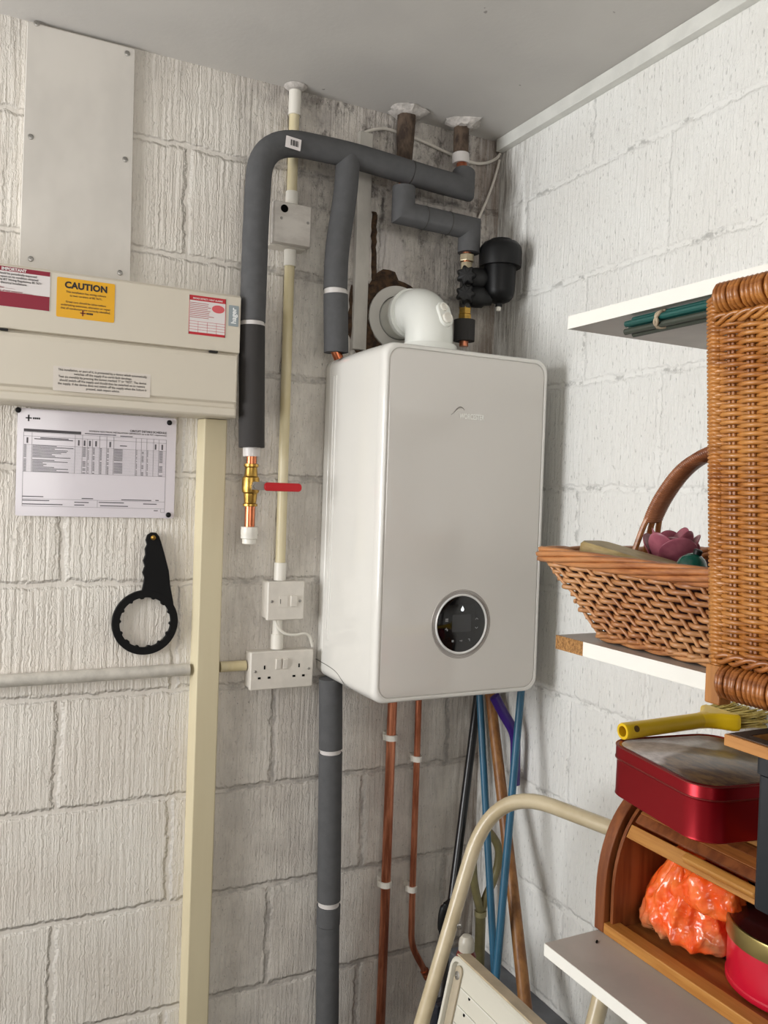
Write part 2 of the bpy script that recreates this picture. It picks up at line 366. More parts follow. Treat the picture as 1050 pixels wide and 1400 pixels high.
text_mb('Great care should be taken before\nundertaking extension, alteration or repair\nthat all conductors are correctly identified.', .0052, (mx, yy, cz1-.046), align='CENTER', line=1.2).build('lettering', INK, lab, smooth=0)
def plus_logo(u, z, y, parent, s=1., m1=None):
    MB().box((u-.008*s, y-.0003, z-.001*s), (u+.002*s, y, z+.001*s)).box((u-.0045*s, y-.0003, z-.0055*s), (u-.0020*s, y, z+.0055*s)).build('emblem', m1 or mat('emblem_maroon', (110, 30, 30), .5), parent, smooth=0)
    mb = MB()
    for k in range(4): mb.box((u+(.0035+.003*k)*s, y-.0003, z-.0016*s), (u+(.006+.003*k)*s, y, z+.0016*s))
    mb.build('emblem', INK, parent, smooth=0)
plus_logo(mx-.002, cz0+.0115, yy, lab)
# IMPORTANT sticker
q0, q1 = PY(69, 373, YL), PY(69, 426, YL)
ix1, iz1, iz0 = q0.x, q0.z+.001, q1.z; ix0 = ix1-.125
lab = card('inspection_label', mat('label_white', (226, 220, 218), .45), ix0, ix1, iz0, iz1, YL, c, .002); lab['label'] = 'white and maroon inspection sticker'
MAR = mat('label_maroon', (138, 18, 46), .45)
MB().box((ix0+.0005, yy, iz1-.0085), (ix1-.0005, YL-.0004, iz1-.0003)).build('band', MAR, lab, smooth=0)
MB().box((ix0+.0005, yy, iz0+.0003), (ix1-.0005, YL-.0004, iz0+.0265)).build('band', MAR, lab, smooth=0)
text_mb('IMPORTANT', .0075, ((ix0+ix1)/2, yy-.0003, iz1-.0072), align='CENTER', bold=.0003).build('lettering', mat('label_white', 0), lab, smooth=0)
text_mb('This installation should be periodically inspected\nand tested and a report on its condition obtained\nas prescribed in the IET Wiring Regulations BS 7671\nRequirements for Electrical Installations.', .0054, (ix0+.003, yy-.0001, iz1-.0145), line=1.05, spacing=.97, squash=.97).build('lettering', INK, lab, smooth=0)
text_mb('Date of last inspection ................\nRecommended date of next inspection ..............', .0048, (ix0+.003, yy-.0001, iz1-.0400), line=1.25).build('lettering', MAR, lab, smooth=0)
# smoke alarm sticker
a, b = PY(259, 404, YL), PY(307.5, 462, YL); ax0, ax1, az0, az1 = a.x, b.x, b.z, a.z+.002
lab = card('alarm_label', mat('label_white', 0), ax0, ax1, az0, az1, YL, c, .001); lab['label'] = 'small white sticker with a red table and red oval'
LR = mat('label_red', (190, 36, 48), .45); aw = ax1-ax0
MB().box((ax0, yy, az1-.010), (ax1, YL-.0004, az1)).box((ax0, yy, az0), (ax1, YL-.0004, az0+.0045)).box((ax0, yy, az0), (ax0+.001, YL-.0004, az1)).box((ax1-.001, yy, az0), (ax1, YL-.0004, az1)).build('red_border', LR, lab, smooth=0)
text_mb('SMOKE DETECT / HEAT ALARMS', .0042, ((ax0+ax1)/2, yy-.0002, az1-.0072), align='CENTER', bold=.0001).build('lettering', mat('label_white', 0), lab, smooth=0)
g = MB()
for k in range(5): g.box((ax0, yy, az0+.0045+k*.0055), (ax1, YL-.0004, az0+.0051+k*.0055))
for k in (1, 2, 3): g.box((ax0+aw*k/4, yy, az0+.0045), (ax0+aw*k/4+.0005, YL-.0004, az0+.0265))
g.build('red_grid', LR, lab, smooth=0)
g = MB(); zz = az1-.0155
for k in range(9):
    g.box((ax0+.002, yy, zz), (ax0+.002+aw*(.62 if k else .6)*random.uniform(.75, 1) if k < 6 else ax0+.002+aw*random.uniform(.5, .8), YL-.0004, zz+.0011)); zz -= .0036
g.build('fine_print', mat('label_red_print', (170, 70, 74), .5), lab, smooth=0)
ov = MB(); n = 28; ocx, ocz = ax0+aw*.79, az1-.0225
ov.prism([(ocx+.0130*math.cos(2*PI*k/n), yy-.0001, ocz+.0080*math.sin(2*PI*k/n)) for k in range(n)], (0, 0, 0), (0, .0004, 0)).build('red_oval', mat('label_pink', (214, 92, 98), .45), lab, smooth=0)
# maker's plate, lettering reads upwards
a, b = PY(313, 417, YL), PY(326, 447, YL)
lab = card('maker_plate', mat('plate_grey', (150, 160, 164), .35), a.x, b.x-.0006, b.z, a.z, YL, c, .001, .0012); lab['label'] = 'small grey maker plate with upright lettering'
text_mb('hager', .0145, ((a.x+b.x)/2+.0045, YL-.0014, (a.z+b.z)/2), xd=(0,0,1), up=(-1,0,0), align='CENTER', bold=.0004).build('lettering', mat('plate_white', (238, 240, 240), .4), lab, smooth=0)
# RCD notice on the door
q0, q1 = PY(76, 505, -.1046), PY(203, 541, -.1046)
lab = card('test_notice', mat('notice_clear_sticker', (216, 208, 198), .4), q0.x-.004, q1.x+.003, q1.z-.004, PY(76, 500, -.1046).z, -.1046, c, .002, .0003); lab['label'] = 'pale printed test notice sticker'
text_mb("This installation, or part of it, is protected by a device which automatically\nswitches off the supply if an earth fault develops.\nTest six monthly by pressing the button marked 'T' or 'TEST'. The device\nshould switch off the supply and should then be switched on to restore\nthe supply. If the device does not switch off the supply when the button is\npressed, seek expert advice.",
        .0062, ((q0.x+q1.x)/2, -.1051, PY(76, 500, -.1046).z-.008), align='CENTER', line=1.05, squash=.88).build('lettering', INK, lab, smooth=0)

# ------------------------------------------------------------------ laminated circuit chart
x0, x1, z0, z1 = -1.103, -.794, 1.604, 1.8145
c = thing('circuit_chart', 'laminated printed circuit schedule pinned to the wall under the fuse box', 'notice', (-.95, -.004, z0))
card('sheet', mat('laminated_paper', (222, 216, 222), .16, coat=.5), x0, x1, z0, z1, -.005, c, .004, .0012)
y = -.00625; pr = MB()
def hl(xa, xb, z, w=.0006): pr.box((xa, y-.0002, z-w/2), (xb, y, z+w/2))
def vl(x, za, zb, w=.0006): pr.box((x-w/2, y-.0002, za), (x+w/2, y, zb))
L0, L1 = x0+.012, x1-.020; LW = L1-L0
ztop, zhead, zrow0, zrow1 = z1-.046, z1-.0535, z1-.070, z1-.1235
for zz in (ztop, zhead, zrow0, zrow1): hl(L0, L1, zz)
nrow = 19
for k in range(1, nrow): hl(L0, L1, zrow0-(zrow0-zrow1)*k/nrow, .0003)
cols = [0, .055, .345, .395, .43, .465, .515, .565, .615, .775, .815, .855, .905, .945, 1]
for f in cols: vl(L0+LW*f, zrow1, ztop if f not in (.43, .465) else zhead)
hl(L0, L1, zrow1-.053); vl(L0, z0+.020, zrow1); vl(L1, z0+.020, zrow1); hl(L0, L1, z0+.0195)
vl(L0+LW*.51, z0+.0195, zrow1-.053); hl(L1-.008, L1, z0+.012); vl(L1-.008, z0+.012, z0+.019); vl(L1, z0+.012, z0+.019)
pr.build('table_lines', mat('print_grey', (132, 128, 134), .5), c, smooth=0)
pr = MB()
for k in range(nrow):
    zz = zrow0-(zrow0-zrow1)*(k+.5)/nrow
    if k == 9: continue
    pr.box((L0+LW*.06, y-.0003, zz-.0006), (L0+LW*(.06+random.uniform(.07, .28)), y, zz+.0006))
    pr.box((L0+LW*.004, y-.0003, zz-.0006), (L0+LW*.02, y, zz+.0006))
    for f, w in ((.40, .02), (.435, .006), (.47, .012), (.52, .012), (.57, .012), (.62, .06), (.78, .006), (.82, .014), (.86, .006), (.95, .025)):
        if random.random() < .85: pr.box((L0+LW*f, y-.0003, zz-.0006), (L0+LW*(f+w), y, zz+.0006))
PI_ = mat('print_dark_grey', (88, 84, 90), .5)
pr.build('circuit_rows', PI_, c, smooth=0); pr = MB()
for f in (.025, .37, .41, .447, .49, .59, .92, .97): pr.box((L0+LW*f-.0016, y-.0003, zhead-.014), (L0+LW*f+.0016, y, zhead-.003))
for (f0, f1, zz) in ((.07, .33, zhead-.005), (.11, .30, zhead-.0025), (.66, .71, zhead-.010), (.41, .63, ztop+.0035), (.66, .75, ztop+.0025), (.0, .14, zrow1-.0485), (.40, .48, zrow1-.050), (.68, .90, zrow1-.0505), (.93, .955, zrow1-.050), (0, .18, z0+.031), (.52, .70, z0+.030), (0, .27, z0+.0235), (.35, .42, z0+.0235), (.35, .45, z0+.029), (.53, .73, z0+.0232), (.84, .94, z0+.029), (.92, .95, z0+.0155)):
    pr.box((L0+LW*f0, y-.0003, zz-.0009), (L0+LW*f1, y, zz+.0009))
pr.build('form_headings', PI_, c, smooth=0)
MB().box((L0, y-.0003, ztop+.001), (L0+LW*.385, y, ztop+.0065)).build('title_bar', mat('print_bar_grey', (74, 70, 74), .5), c, smooth=0)
text_mb('CIRCUIT DETAILS SCHEDULE', .0058, (L1, y-.0002, z1-.0335), align='RIGHT', bold=.0001).build('lettering', INK, c, smooth=0)
text_mb('DOMESTIC ELECTRICAL INSTALLATION CERTIFICATE (as to BS 7671 requirements)', .0043, (L1, y-.0002, z1-.0385), align='RIGHT', squash=1.0).build('lettering', INK, c, smooth=0)
plus_logo(x0+.024, z1-.0185, y, c, 1.15, INK)
for (u, v) in ((25, 560.5), (231.5, 578), (230, 704)):
    MB().lathe([(.0012, -.006), (.0012, 0), (.0052, 0), (.0056, .002), (.0042, .0042), (.002, .005)], PY(u, v, -.0063), (0,-1,0), 16).build('pin', BLK, c)

# ------------------------------------------------------------------ filter wrench on its screw
c = thing('filter_wrench', 'black plastic ring spanner with notched ring hanging on the left wall', 'spanner', (-.848, -.008, 1.32))
rc = V((-.848, 0, 1.386)); Ro, n = .0675, 120
mb = MB(); outer, inner = [], []
for k in range(n):
    t = 2*PI*k/n; ph = (k*14/n) % 1; ri = .0525 if ph < .72 else .0495
    outer.append(rc+V((Ro*math.cos(t), 0, Ro*math.sin(t)))); inner.append(rc+V((ri*math.cos(t), 0, ri*math.sin(t))))
vs = [q+V((0, yy_, 0)) for yy_ in (-.014, -.004) for q in outer+inner]
fs = []
for k in range(n):
    k2 = (k+1) % n
    fs += [(k, k2, n+k2, n+k), (2*n+k2, 2*n+k, 3*n+k, 3*n+k2), (k2, k, 2*n+k, 2*n+k2), (n+k, n+k2, 3*n+k2, 3*n+k)]
mb.add(vs, fs)
hp = [PY(u, v, 0) for u, v in ((193, 806), (195, 797), (196, 789), (193.5, 782), (196.5, 774), (194.5, 766), (197.5, 758), (197, 750), (199.5, 744), (198, 738), (200, 731), (206, 727.5), (212, 728), (216, 733), (219, 742), (224, 760), (229, 780), (231, 800), (235, 822), (236.5, 838))]
t0 = math.atan2(hp[-1].z-rc.z, hp[-1].x-rc.x); t1 = math.radians(104)
arc = [rc+V((.056*math.cos(t0+(t1-t0)*k/10), 0, .056*math.sin(t0+(t1-t0)*k/10))) for k in range(11)]
lft = [PY(u, v, 0) for u, v in ((176, 815), (186, 811))]
mb.prism(hp+arc+lft, (0, -.0138, 0), (0, -.0042, 0))
mb.build('wrench_body', mat('black_rough_plastic', (16, 16, 17), .7, spec=.2), c, smooth=25, bevel=.0008)
q = PY(207.5, 734.5, 0)
tag(MB().lathe([(.0025, -.001), (.0025, .0135), (.0055, .0135), (.005, .0165), (.002, .0175)], q, (0,-1,0), 18).build('hanging_screw', BRASS, loc=q), 'round-headed brass screw holding up the black ring spanner', 'screw')

# ------------------------------------------------------------------ timber post
tag(MB().prism([(-.752, 0, 0), (-.745, -.036, 0), (-.697, -.036, 0), (-.688, 0, 0)], (0, 0, 0), (.004, 0, 1.817)).build('painted_timber_post', mat('cream_post_paint', (208, 197, 166), .5, rgb2=(200, 188, 156), vscale=(8, 8, 1)), smooth=0, bevel=.002), 'cream painted timber post running down the wall below the fuse box', 'post')

# ------------------------------------------------------------------ conduits and boxes
zc = 1.2822
tag(MB().sweep([(-2.9, -.0127, zc-.002), (-.7535, -.0127, zc)], .0128, 20).build('conduit_pipe', CONDW), 'horizontal grey painted conduit left of the cream post', 'conduit')
tag(MB().sweep([(-.6865, -.0135, zc+.001), (-.629, -.0135, zc+.001)], .0115, 20).build('conduit_pipe', CREAM), 'short horizontal conduit between the cream post and the double socket', 'conduit')
cxp = -.5555
def conduit(label, zb, zt, cps, x=cxp, m=None):
    m = m or CREAM
    t = thing('conduit_pipe', label, 'conduit', (x, -.0135, zb))
    MB().sweep([(x, -.0135, zb), (x, -.0135, zt)], .0112, 20).build('tube', m, t)
    for a, b in cps: MB().sweep([(x, -.0142, a), (x, -.0142, b)], .0138, 20).build('coupler', WHT, t)
    return t
t = conduit('yellowed upright conduit from the ceiling down to the square junction box', 2.296, 2.56, [(2.296, 2.332), (2.50, 2.553)])
MB().lathe([(.026, 0), (.024, .002), (.018, .006), (.0145, .008)], (cxp, -.016, 2.562), (0,0,-1), 20).build('ceiling_collar', PLAS, t)
conduit('long yellowed upright conduit between the junction box and the fused switch', 1.4705, 2.206, [(1.4705, 1.51), (2.168, 2.206)])
conduit('short cream conduit joining the fused switch to the double socket below', 1.3165, 1.3835, [(1.3165, 1.350)], -.5575, WHT)
jb = thing('junction_box', 'square white junction box with a black hole on the yellowed conduit', 'junction box', (-.564, -.02, 2.207))
MB().rloft((-.568, 0, 2.249), (1,0,0), (0,0,1), (0,-1,0), [(.088, .092, .004, 0), (.088, .092, .004, .028), (.086, .088, .004, .032)]).build('back_box', WHT2, jb)
MB().rloft((-.564, 0, 2.2515), (1,0,0), (0,0,1), (0,-1,0), [(.087, .090, .002, .0325), (.087, .090, .002, .045), (.083, .086, .002, .048)]).build('lid', mat('dusty_white_lid', (220, 215, 208), .5, rgb2=(200, 194, 187), vscale=(14, 14, 30)), jb)
q = PY(389, 285, -.048); MB().lathe([(.0085, 0), (.0085, .0006)], q, (0,-1,0), 22).build('cable_hole', DARK, jb)
for u, v in ((385, 298), (421, 305)): screw_head(MB(), PY(u, v, -.048), (0,-1,0), .003).build('screw', STEEL, jb)
def plate(t, cx, cz, w, h, d, m):
    MB().rloft((cx-.001, 0, cz), (1,0,0), (0,0,1), (0,-1,0), [(w-.004, h-.004, .004, 0), (w-.004, h-.004, .004, d-.011)]).build('back_box', m, t)
    MB().rloft((cx, 0, cz), (1,0,0), (0,0,1), (0,-1,0), [(w, h, .003, d-.0105), (w, h, .003, d-.002), (w-.004, h-.004, .003, d)]).build('faceplate', m, t)
def rocker(t, cx, cz, w, h, d, m, tilt=1):
    MB().add([(cx-w/2, -d, cz-h/2), (cx+w/2, -d, cz-h/2), (cx+w/2, -d, cz+h/2), (cx-w/2, -d, cz+h/2),
              (cx-w/2+.001, -d-.0025, cz-h/2+.001), (cx+w/2-.001, -d-.0025, cz-h/2+.001), (cx+w/2-.001, -d-.006, cz+h/2-.001), (cx-w/2+.001, -d-.006, cz+h/2-.001)],
             [(0,1,2,3), (4,5,6,7), (0,1,5,4), (1,2,6,5), (2,3,7,6), (3,0,4,7)]).build('rocker_switch', m, t, smooth=0, bevel=.0006)
sp = thing('fused_spur', 'square white fused switch plate above the double socket', 'switch', (-.549, -.02, 1.385))
D = .042; plate(sp, -.5495, 1.4275, .086, .086, D, WHT2)
rocker(sp, -.532, 1.4265, .0155, .026, D, WHT2)
MB().rloft((-.556, -D, 1.4265), (1,0,0), (0,0,1), (0,-1,0), [(.020, .026, .001, 0), (.020, .026, .001, .0012)]).build('fuse_carrier', WHT2, sp, smooth=0)
MB().box((-.5635, -D-.0016, 1.4215), (-.5625, -D-.001, 1.4315)).build('carrier_slot', INK, sp, smooth=0)
for dx in (-.0325, .033): screw_head(MB(), (-.5495+dx, -D, 1.4265), (0,-1,0), .0032).build('screw', STEEL, sp)
so = thing('double_socket', 'white double wall socket with two switches beside the boiler', 'socket', (-.553, -.02, 1.233))
plate(so, -.5535, 1.2745, .1465, .084, D, WHT2)
for dx in (-.0125, .0035): rocker(so, -.551+dx, 1.288, .0125, .024, D, WHT2)
for dx in (-.042, .0385):
    for ex, ez, w, h in ((.0, .0075, .0035, .0085), (-.0115, -.0155, .0065, .0045), (.011, -.0155, .0065, .0045)):
        x_, z_ = -.5525+dx+ex, 1.2745+ez
        MB().box((x_-w/2, -D-.0004, z_-h/2), (x_+w/2, -D+.002, z_+h/2)).build('pin_slot', DARK, so, smooth=0)
for dx in (-.0625, .0625): screw_head(MB(), (-.553+dx, -D, 1.274), (0,-1,0), .003).build('screw', STEEL, so)
pts = [PY(376, 846, -.03), PY(378, 854, -.034), PY(384, 862, -.036), PY(392, 867, -.036), PY(404, 868, -.034), PY(416, 866, -.03), PY(423, 870, -.026), PY(426, 879, -.022), PY(427, 884, -.02)]
pts[-1].z = max(pts[-1].z, 1.3185)
tag(MB().sweep(smoothpath(pts), .0032, 10).build('flex_cable', WHT), 'short white flex looping from the fused switch to the socket', 'cable')

# ------------------------------------------------------------------ boiler
X0, X1, Z0, Z1, YD = -.4588, -.0588, 1.25, 1.974, -.31
bo = thing('combi_boiler', 'large glossy white wall-hung gas boiler with round black dial', 'boiler', (-.2588, -.15, Z0))
cxb, czb, w, h = (X0+X1)/2, (Z0+Z1)/2, .40, .724
MB().rloft((cxb, 0, czb), (1,0,0), (0,0,1), (0,-1,0), [(w-.012, h-.012, .018, .002), (w-.004, h-.004, .022, .008), (w-.002, h-.002, .022, .035), (w-.004, h-.004, .022, .0365), (w-.004, h-.004, .022, .0385), (w-.002, h-.002, .022, .040), (w, h, .024, .20), (w, h, .026, .286)], 8).build('casing', BOIL, bo, smooth=30)
# long pressed lines on the left side near the wall, and the base tray edge
for yy_, za, zb_ in ((-.058, 1.36, 1.93), (-.072, 1.34, 1.93)):
    MB().sweep([(X0+.0004, yy_, za), (X0+.0004, yy_, zb_)], .0016, 8).build('pressed_rib', BOIL, bo)
MB().sweep(smoothpath([(X0+.0006, -.004, 1.286), (X0+.0006, -.09, 1.283), (X0+.0006, -.13, 1.277), (X0+.0008, -.165, 1.262), (X0+.004, -.185, 1.2545)]), .0009, 8).build('tray_seam', mat('seam_grey', (120, 118, 114), .5), bo)
FR = mat('boiler_front_gloss', (216, 212, 206), .10, spec=.5, coat=.5)
MB().rloft((cxb, 0, czb), (1,0,0), (0,0,1), (0,-1,0), [(w, h, .026, .2862), (w, h, .027, .297), (w-.003, h-.003, .028, .304), (w-.008, h-.008, .029, .3085), (w-.014, h-.014, .029, .310), (w-.020, h-.020, .028, .3095), (w-.022, h-.022, .027, .3075)], 10, True, False).build('front_rim', BOIL, bo, smooth=40)
MB().rloft((cxb, 0, czb), (1,0,0), (0,0,1), (0,-1,0), [(w-.0222, h-.0222, .027, .3060), (w-.0222, h-.0222, .027, .3072), (w-.025, h-.025, .026, .3088), (w-.031, h-.031, .024, .3094)], 10).build('front_panel', FR, bo, smooth=40)
dc = PY(630.5, 853, -.3095); yf = -.3095
dl = MB().lathe([(.062, -.002), (.0725, -.0004), (.0725, .0002), (.0715, .0008), (.0700, .0003), (.0690, .0003), (.0680, .0009), (.0668, .0003), (.0660, .0003), (.0650, .0011), (.0632, .0003)], (dc.x, yf, dc.z), (0,-1,0), 64, True).build('dial_surround', mat('dial_pale_silver', (205, 200, 194), .25, .25), bo)
for r_ in (.0640, .0664, .0688, .0712):
    MB().sweep([V((dc.x+r_*math.cos(2*PI*k/64), yf-.0006, dc.z+r_*math.sin(2*PI*k/64))) for k in range(64)], .00042, 6, closed=True).build('groove_line', mat('groove_dark', (112, 106, 104), .5), dl)
MB().lathe([(.0632, .0002), (.0625, .0020), (.0610, .0028), (.0590, .0010), (.0575, -.0002)], (dc.x, yf-.0003, dc.z), (0,-1,0), 64, False).build('chrome_ring', mat('white_chrome', (244, 244, 242), .3, .2), dl)
gl = MB().lathe([(.0588, .0002), (.0582, .0012), (.052, .0026), (.02, .0034), (.0, .0035)], (dc.x, yf, dc.z), (0,-1,0), 64, True).build('glass_face', mat('dial_black_glass', (9, 9, 11), .06, spec=.6), bo)
sc_ = MB().rloft((dc.x-.001, yf-.0026, dc.z+.002), (1,0,0), (0,0,1), (0,-1,0), [(.046, .036, .002, 0), (.046, .036, .002, .0012)]).build('screen', mat('screen_grey', (54, 55, 57), .15), gl, smooth=0)
LT = mat('icon_pale', (150, 150, 150), .5); yi = yf-.0036
def icon(dx, dz, kind):
    mb = MB(); cx_, cz_ = dc.x+dx, dc.z+dz; s = .0032
    if kind == 'list':
        for k in (-1, 0, 1): mb.box((cx_-s, yi, cz_+k*.0024-.0007), (cx_+s, yi+.0012, cz_+k*.0024+.0007))
    elif kind == 'tap': mb.box((cx_-s, yi, cz_), (cx_+s*.4, yi+.0012, cz_+.0014)).box((cx_+s*.2, yi, cz_-.003), (cx_+s*.9, yi+.0012, cz_+.0008)).box((cx_-.001, yi, cz_+.0014), (cx_+.0003, yi+.0012, cz_+.0034))
    elif kind in ('up', 'down'):
        g = 1 if kind == 'up' else -1
        for e in (-1, 1): mb.obox((cx_+e*.0015, yi+.0006, cz_), (e, 0, -g*.9), (0,1,0), (g*.9*e, 0, 1), .0024, .0006, .0006)
    elif kind == 'square': mb.box((cx_-.0022, yi, cz_-.0022), (cx_+.0022, yi+.0012, cz_+.0022))
    elif kind == 'arrow': mb.box((cx_-.003, yi, cz_-.0007), (cx_+.002, yi+.0012, cz_+.0007)).prism([(cx_+.0008, yi, cz_-.0022), (cx_+.0038, yi, cz_), (cx_+.0008, yi, cz_+.0022)], (0,0,0), (0,.0012,0))
    else: mb.box((cx_-.002, yi, cz_+.001), (cx_+.0022, yi+.0012, cz_+.0026)).box((cx_+.001, yi, cz_-.0026), (cx_+.0024, yi+.0012, cz_+.001))
    mb.build('touch_icon', LT, gl, smooth=0)
for a in ((-.037, .0095, 'list'), (-.037, -.010, 'tap'), (.036, .0105, 'up'), (.036, -.009, 'down'), (-.021, -.0345, 'square'), (-.001, -.0345, 'arrow'), (.0185, -.0335, 'undo')): icon(*a)
fl = MB().prism([(dc.x+a*.0042, 0, dc.z+.0325+b*.0055) for a, b in ((0, 1), (.45, .35), (.9, -.2), (.7, -.85), (0, -1.05), (-.7, -.85), (-.9, -.2), (-.4, .3))], (0, yi, 0), (0, yi+.0014, 0))
N = NT('flame_lamp'); N.b.inputs['Emission Color'].default_value = (.9, .97, 1, 1); N.b.inputs['Emission Strength'].default_value = 1.6
fl.build('flame_light', N.m, gl, smooth=0)
LOGO = mat('logo_silver', (250, 250, 244), .4)
a, b = PY(628.5, 570, -.3097), PY(664, 572, -.3097)
text_mb('WORCESTER', .0155, (a.x, -.3100, a.z-.003), bold=.0004, spacing=1.0, squash=(b.x-a.x)/.0965).build('logo_lettering', LOGO, bo, smooth=0)
sw = [PY(u, v, -.3098) for u, v in ((617, 567), (621, 563.5), (625, 559), (629, 556.5), (633, 558), (635, 561))]
MB().sweep(smoothpath(sw), [.0004, .0009, .0012, .0012, .0008, .0004], 8).build('logo_swoosh', mat('logo_dark_silver', (128, 122, 116), .3, .5), bo)
sw = [PY(u, v, -.3098) for u, v in ((618, 567.5), (622.5, 563.5), (626, 561), (629.5, 560.5))]
MB().sweep(smoothpath(sw), [.0003, .0008, .0008, .0004], 8).build('logo_swoosh', LOGO, bo)

# ------------------------------------------------------------------ flue
fx, fy, fz = -.272, -.150, 2.088
FLW = mat('flue_white', (228, 229, 222), .25, coat=.3)
f = thing('boiler_flue', 'fat white flue elbow turning from boiler top into the wall', 'flue', (fx, fy, 1.9745))
MB().lathe([(.0535, .0005), (.074, .0005), (.077, .004), (.076, .010), (.056, .013), (.052, .013)], (fx-.006, 0, fz), (0,-1,0), 56, False).build('wall_collar', mat('flue_collar_rubber', (208, 205, 198), .4), f, smooth=50)
elb = [V((fx, -.004, fz))]; R_ = .062
elb = [V((fx-.006, -.004, fz)), V((fx-.002, fy+R_+.012, fz))] + [V((fx, fy+R_-R_*math.sin(t), fz-R_+R_*math.cos(t))) for t in [PI/2*k/10 for k in range(11)]] + [V((fx, fy, 1.992))]
MB().sweep(elb[:2], .0505, 44).build('flue_pipe', FLW, f)
MB().sweep(elb[1:], .0535, 44).build('elbow', FLW, f, smooth=50)
for a_, r_ in ((.022, .0560), (.010, .0580)): MB().lathe([(.05, 0), (r_, .001), (r_, .008), (.05, .009)], elb[1]+V((0, a_, 0)), (0,-1,0), 44, False).build('seam_ring', FLW, f)
MB().lathe([(.066, 0), (.0665, .004), (.0645, .014), (.0635, .026), (.0615, .030), (.0535, .031)], (fx, fy, 1.9745), (0,0,1), 48).build('base_ring', FLW, f)
tp = V((fx+.012, fy-.0455, fz-.020)); tn = V((.10, -.93, .33)).normalized()
tu = (V((-.12, 0, 1)) - tn*V((-.12, 0, 1)).dot(tn)).normalized(); tx = tu.cross(tn)
pt = MB().rloft(tp, tx, tu, tn, [(.034, .058, .017, -.012), (.034, .058, .017, .002), (.031, .055, .0155, .004)]).build('test_port', FLW, f)
MB().lathe([(.012, 0), (.012, .007), (.0095, .008), (.008, .006), (.004, .006)], tp+tu*-.0115+tn*.003, tn, 20).build('cap', WHT, pt)
MB().lathe([(.0095, 0), (.0095, .004), (.0075, .005), (.006, .003)], tp+tu*.0155+tn*.003, tn, 20).build('cap', WHT, pt)
# expanding foam round the flue hole
ef = MB(); n = 40; rings = 5; base = []
ctr = V((-.318, 0, 2.085))
for j in range(rings+1):
    for k in range(n):
        t = 2*PI*k/n; rr = (.112 + .036*noise.noise((math.cos(t)*1.6, math.sin(t)*1.6, 3.3)) + .010*noise.noise((math.cos(t)*6, math.sin(t)*6, 1)))*(1-.82*(j/rings)**1.4 if j else 1)
        hh = 0 if j == 0 else .006+.004*noise.noise((rr*60*math.cos(t), rr*60*math.sin(t), 9))
        base.append(ctr+V((rr*.88*math.cos(t), -.0004-hh*min(1, j), rr*math.sin(t))))
fs = [(j*n+k, j*n+(k+1) % n, (j+1)*n+(k+1) % n, (j+1)*n+k) for j in range(rings) for k in range(n)] + [tuple(rings*n+k for k in range(n))]
ef.add(base, fs)
tag(ef.build('sealant_patch', mat('brown_sealant', (84, 62, 42), .95, rgb2=(44, 32, 24), vscale=(70, 70, 70), bump=.004, bscale=(90, 90, 90))), 'dark brown ragged sealant patch on wall around the flue collar', 'sealant')
st = MB(); pa = [PY(512, 290, 0), PY(511, 330, 0), PY(512, 385, 0)]
st.add([q+V((dx*(1+.5*noise.noise((i*.9, dx*100, 2))), -dy, 0)) for i, q in enumerate(smoothpath(pa, 7)) for dx, dy in ((-.007, 0), (-.004, .003), (.004, .003), (.007, 0))], [(i*4+k, i*4+k+1, i*4+k+5, i*4+k+4) for i in range(14) for k in range(3)])
tag(st.build('sealant_strip', MC['brown_sealant']), 'narrow brown streak of sealant right of the slim upright trunking', 'sealant')

# ------------------------------------------------------------------ slim trunking and thin cable at the top
tag(MB().box((-.396, -.016, 2.003), (-.362, 0, 2.502)).build('mini_trunking', mat('trunking_white', (190, 185, 176), .45, var=.08, vscale=(20, 20, 8)), smooth=0, bevel=.0015), 'slim upright white trunking behind the grey pipes above the boiler', 'trunking')
cb = thing('thin_cable', 'thin white cable strung along the ceiling line to the corner', 'cable', (-.2, -.01, 2.38))
pts = [PY(497, 182, -.012), PY(508, 178, -.01), PY(526, 176, -.006), PY(548, 182, -.006), PY(575, 192, -.006), PY(612, 209, -.006), PY(645, 222, -.008), PY(664, 223, -.008), PY(678, 217, -.008), PY(684, 210, -.012)]
MB().sweep(smoothpath(pts), .0037, 8).build('cable_run', WHT2, cb)
pts = [PY(683, 219, -.012), PY(676, 245, -.010), PY(665, 275, -.008), PY(655, 298, -.008), PY(648, 330, -.008)]
MB().sweep(smoothpath(pts), .0034, 8).build('cable_drop', WHT2, cb)
pts = [PY(684, 222, -.006), PY(681, 280, -.006), PY(680, 330, -.006)]

# ------------------------------------------------------------------ insulated pipes
YP, RI = -.078, .0272
pm = thing('insulated_pipe', 'grey lagged pipe arching from the ceiling corner to the brass valve, branching to the boiler', 'pipe', (-.648, YP, 1.755))
pts = [PY(345, 440, YP), PY(350, 300, YP), PY(352, 176, YP), PY(480, 212, YP), PY(560, 236, YP)]
pts[2] = PY(357, 186, YP)
MB().sweep(fillet(pts, [.05, .105, .05], 12), RI, 24).build('foam_sleeve', FOAM, pm, smooth=50)
pts = [PY(560.6, 236.2, YP), PY(596, 247, YP), PY(633, 257, YP), PY(634, 237, YP+.012)]
MB().sweep(fillet(pts, [.03, 0], 8), RI, 24).build('foam_sleeve', FOAM, pm, smooth=50)
MB().sweep([PY(344.6, 446, YP), PY(344, 612, YP)], RI, 24).build('foam_sleeve', FOAMD, pm, smooth=50)
MB().sweep([PY(344.8, 440.2, YP), PY(344.7, 445.8, YP)], RI-.002, 24).build('tape_ring', TAPE, pm)
MB().sweep([PY(560, 236, YP), PY(560.8, 236.3, YP)], RI+.0004, 24).build('seam', FOAMD, pm)
q = PY(633, 240, YP+.012)
